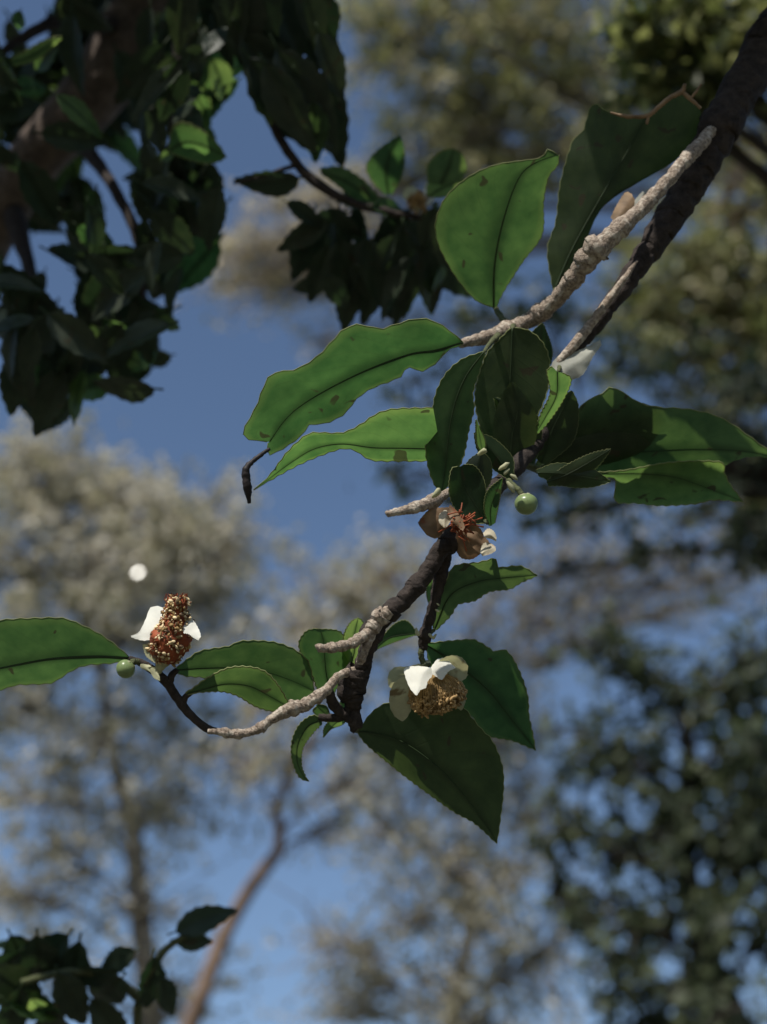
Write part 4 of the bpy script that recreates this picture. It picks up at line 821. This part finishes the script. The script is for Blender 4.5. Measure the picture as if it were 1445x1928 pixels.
# leaves that shape its outline, and the neighbouring sprays
for u, v, d, L, a, pi, ro, k, va in [(120,690,.73,150,25,.1,.1,0,0),(215,600,.72,140,-5,.1,.2,0,1),(260,560,.72,130,-8,.2,.1,0,3),(100,640,.74,160,0,.1,.4,0,2),(40,660,.73,130,12,.1,.2,0,1),
        (300,600,.75,60,-70,.7,.1,2,1),(330,285,.71,50,75,.7,.3,1,0),(110,80,.74,120,70,.9,.2,1,2),(40,20,.74,60,40,.9,.2,2,1),(10,110,.75,60,60,.8,.2,2,0),
        (400,110,.76,110,-25,.8,.4,1,1),(410,130,.78,110,15,.8,.3,1,2),(380,230,.78,90,-10,.8,.3,1,0),(470,110,.72,200,-38,.15,.1,0,1),(500,120,.71,190,-30,.2,-.3,0,2),(560,140,.72,150,-28,.3,.3,0,0),(590,190,.715,120,-5,.4,.3,1,3),(600,60,.72,140,-20,.2,.3,0,2),
        (480,-30,.72,150,10,.2,.3,0,3),(520,-20,.73,150,-25,.2,.5,0,1),(570,-40,.72,140,-15,.2,.2,0,0),(440,-40,.74,140,15,.3,.2,0,0),(470,60,.75,120,-70,.6,.2,1,1),(610,-20,.73,120,-5,.2,.3,0,1),(400,20,.74,110,-20,.3,.2,0,2),
        (565,335,.73,135,80,.2,.9,0,1),(540,380,.73,85,-60,.3,.2,0,0),(640,380,.73,90,-110,.8,.2,1,3),(700,390,.725,100,-95,.7,.3,1,0),
        (640,450,.74,150,-12,.2,.3,0,1),(620,460,.74,120,20,.3,.2,0,2),(690,450,.73,160,-20,.2,.2,0,0),(760,430,.73,170,-5,.2,.3,0,3),(790,440,.735,160,-20,.3,.5,0,1),(720,470,.75,150,15,.2,.2,0,2),(660,520,.75,110,5,.2,.2,0,3),(800,480,.75,120,-10,.3,.2,0,0),(610,530,.75,70,75,.3,.4,0,1),(760,520,.74,100,10,.2,.5,0,2),(830,500,.735,90,0,.9,.9,2,3),
        (820,400,.72,70,-140,.9,.2,1,1),]:
    put_leaf(lt, LROOT, u, v, d, L, a, pi, ro, k, va)
rnd = random.Random(31)
for i in range(30):
    u = rnd.uniform(590, 825); v = rnd.uniform(385, 520)
    put_leaf(lt, LROOT, u, v, rnd.uniform(.71, .80), rnd.uniform(80, 165), rnd.gauss(0, 45), rnd.uniform(.1, .7), rnd.uniform(-.8, .8), 0, rnd.randrange(4))
for u, v, L, a in [(455,60,250,-38),(520,90,230,-32),(560,-40,170,-12),(600,10,130,-8),(480,40,230,-22),(585,130,190,-22),(500,-60,200,12),(430,-60,170,-6),(350,-50,150,8),(390,-60,160,-12)]:
    put_leaf(lt, LROOT, u, v, rnd.uniform(.715, .76), L, a, rnd.uniform(.1, .3), rnd.uniform(-.35, .35), 0, rnd.randrange(4))
for u, v, L, a in [(440,90,110,40),(450,150,100,70),(470,120,110,95),(400,60,90,20),(520,40,80,-70),(360,150,110,-20)]:
    put_leaf(lt, LROOT, u, v, rnd.uniform(.77, .84), L, a, rnd.uniform(.6, .9), rnd.uniform(-.35, .35), 2, rnd.randrange(4))
LT = lambda *a, **k: leaf('leaf', lt, LROOT, *a, **k)
LT([(726,366),(702,342),(690,312),(712,282),(752,254)], [(732,366),(728,325),(735,290),(754,255)], [(738,366),(757,332),(763,296),(756,256)], .715, ky=-.6, kx=.1, wave=.4, seed=131, m=M_LEAF, N1=20)
LT([(806,345),(806,312),(828,287),(853,279)], [(830,348),(845,315),(854,279)], [(866,345),(879,318),(872,292),(856,280)], .70, ky=-.6, wave=.4, seed=132, m=M_LEAF, N1=20)
LT([(804,368),(806,345),(835,334),(878,338)], [(806,370),(838,352),(878,340)], [(810,372),(845,368),(878,342)], .712, ky=-.6, wave=.4, seed=133, m=M_LEAF3, N1=20)
LT([(602,318),(640,314),(680,335),(706,362),(728,388)], [(604,324),(642,338),(685,362),(728,390)], [(606,328),(640,352),(680,384),(728,392)], .73, ky=-.5, wave=.4, seed=134, m=M_LEAF, N1=20)
LT([(318,282),(325,242),(345,230),(380,245),(410,270),(426,294)], [(318,284),(350,268),(385,275),(426,295)], [(320,286),(350,298),(385,307),(410,305),(427,296)], .70, ky=-.7, wave=.5, seed=135, m=M_LEAF3, N1=20)
LT([(20,112),(50,95),(85,75),(116,68)], [(22,118),(60,106),(116,70)], [(26,124),(70,112),(116,74)], .73, ky=-.7, wave=.4, seed=136, m=M_LEAF3, N1=16)
# the little flower in the middle spray
fb = MB(); twig(fb, [(800, 408, .73, 5), (800, 392, .727, 5)], 6, 6); fl3 = fb.build('flower', M_STEM, lt, origin=LROOT)
for A, M_, B, kx, ky, mm in [([(800,390),(775,385),(758,370),(765,352)], [(800,388),(780,372),(770,352)], [(800,384),(795,365),(778,350)], -.2, .3, M_PETAL2), ([(800,390),(815,380),(822,360),(812,344)], [(800,388),(808,368),(808,344)], [(798,384),(798,362),(802,345)], .2, .5, M_PETAL), ([(798,392),(785,398),(775,392),(772,380)], [(798,390),(788,390),(774,378)], [(800,386),(790,380),(778,376)], 0, .3, M_PETAL2)]:
    petal('petal', fl3, Vector(LROOT), A, M_, B, .724, kx=kx, ky=ky, m=mm, seed=121)
mb = MB()
for i in range(60):
    e = P(788 + rnd.gauss(0, 8), 378 + rnd.gauss(0, 8), .722 + rnd.gauss(0, .002)); blob(mb, e, .0011, None, (1, 1, 1), 5, 4)
o = mb.build('anthers', M_ANTH, fl3, origin=Vector(LROOT)); o['kind'] = 'stuff'
# the crown that goes on above the picture and keeps this tree in shade (one mass, out of view)
rg = np.random.default_rng(4); mb = MB()
for i in range(900):
    u, v, d = rg.uniform(-700, 470), rg.uniform(-900, -110), rg.uniform(.66, 1.05)
    if any(abs(u - (a_ - (b_ - v) * .316)) < 70 and d < .78 for a_, b_ in ((375, 270), (70, 85))): continue
    if abs(u - (60 - (250 - v) * .316)) < 55 and .82 < d < .96: continue
    c = P(u, v, d); L = rg.uniform(.035, .06)
    a = Vector(rg.normal(0, 1, 3)); a.z -= .6; a.normalize(); b = (a.cross(Vector(rg.normal(0, .5, 3)) + sun_dir * 1.2)).normalized(); n3 = a.cross(b)
    mb.add([c, c + a * L * .45 + b * L * .25 + n3 * L * .06, c + a * L, c + a * L * .45 - b * L * .25 + n3 * L * .06], [(0, 1, 2), (0, 2, 3)], 0, [(0, .5), (.45, 1), (1, .5), (.45, 0)])
o = mb.build('upper_foliage', M_LEAFD, lt, origin=LROOT); o['kind'] = 'stuff'

# the flowering tree's own crown above the picture, shading the thick limb (one mass, out of view)
mb = MB()
for i in range(330):
    u = rg.uniform(930, 1680); v = rg.uniform(-620, -330); d = rg.uniform(.535, .66)
    if u < 1040 and rg.random() < .6: continue
    c = P(u, v, d); L = rg.uniform(.035, .06)
    a = Vector(rg.normal(0, 1, 3)); a.z -= .6; a.normalize(); b = (a.cross(Vector(rg.normal(0, .5, 3)) + sun_dir * 1.2)).normalized(); n3 = a.cross(b)
    mb.add([c, c + a * L * .45 + b * L * .25 + n3 * L * .06, c + a * L, c + a * L * .45 - b * L * .25 + n3 * L * .06], [(0, 1, 2), (0, 2, 3)], 0, [(0, .5), (.45, 1), (1, .5), (.45, 0)])
o = mb.build('upper_foliage', M_LEAFD, tea, origin=TROOT); o['kind'] = 'stuff'
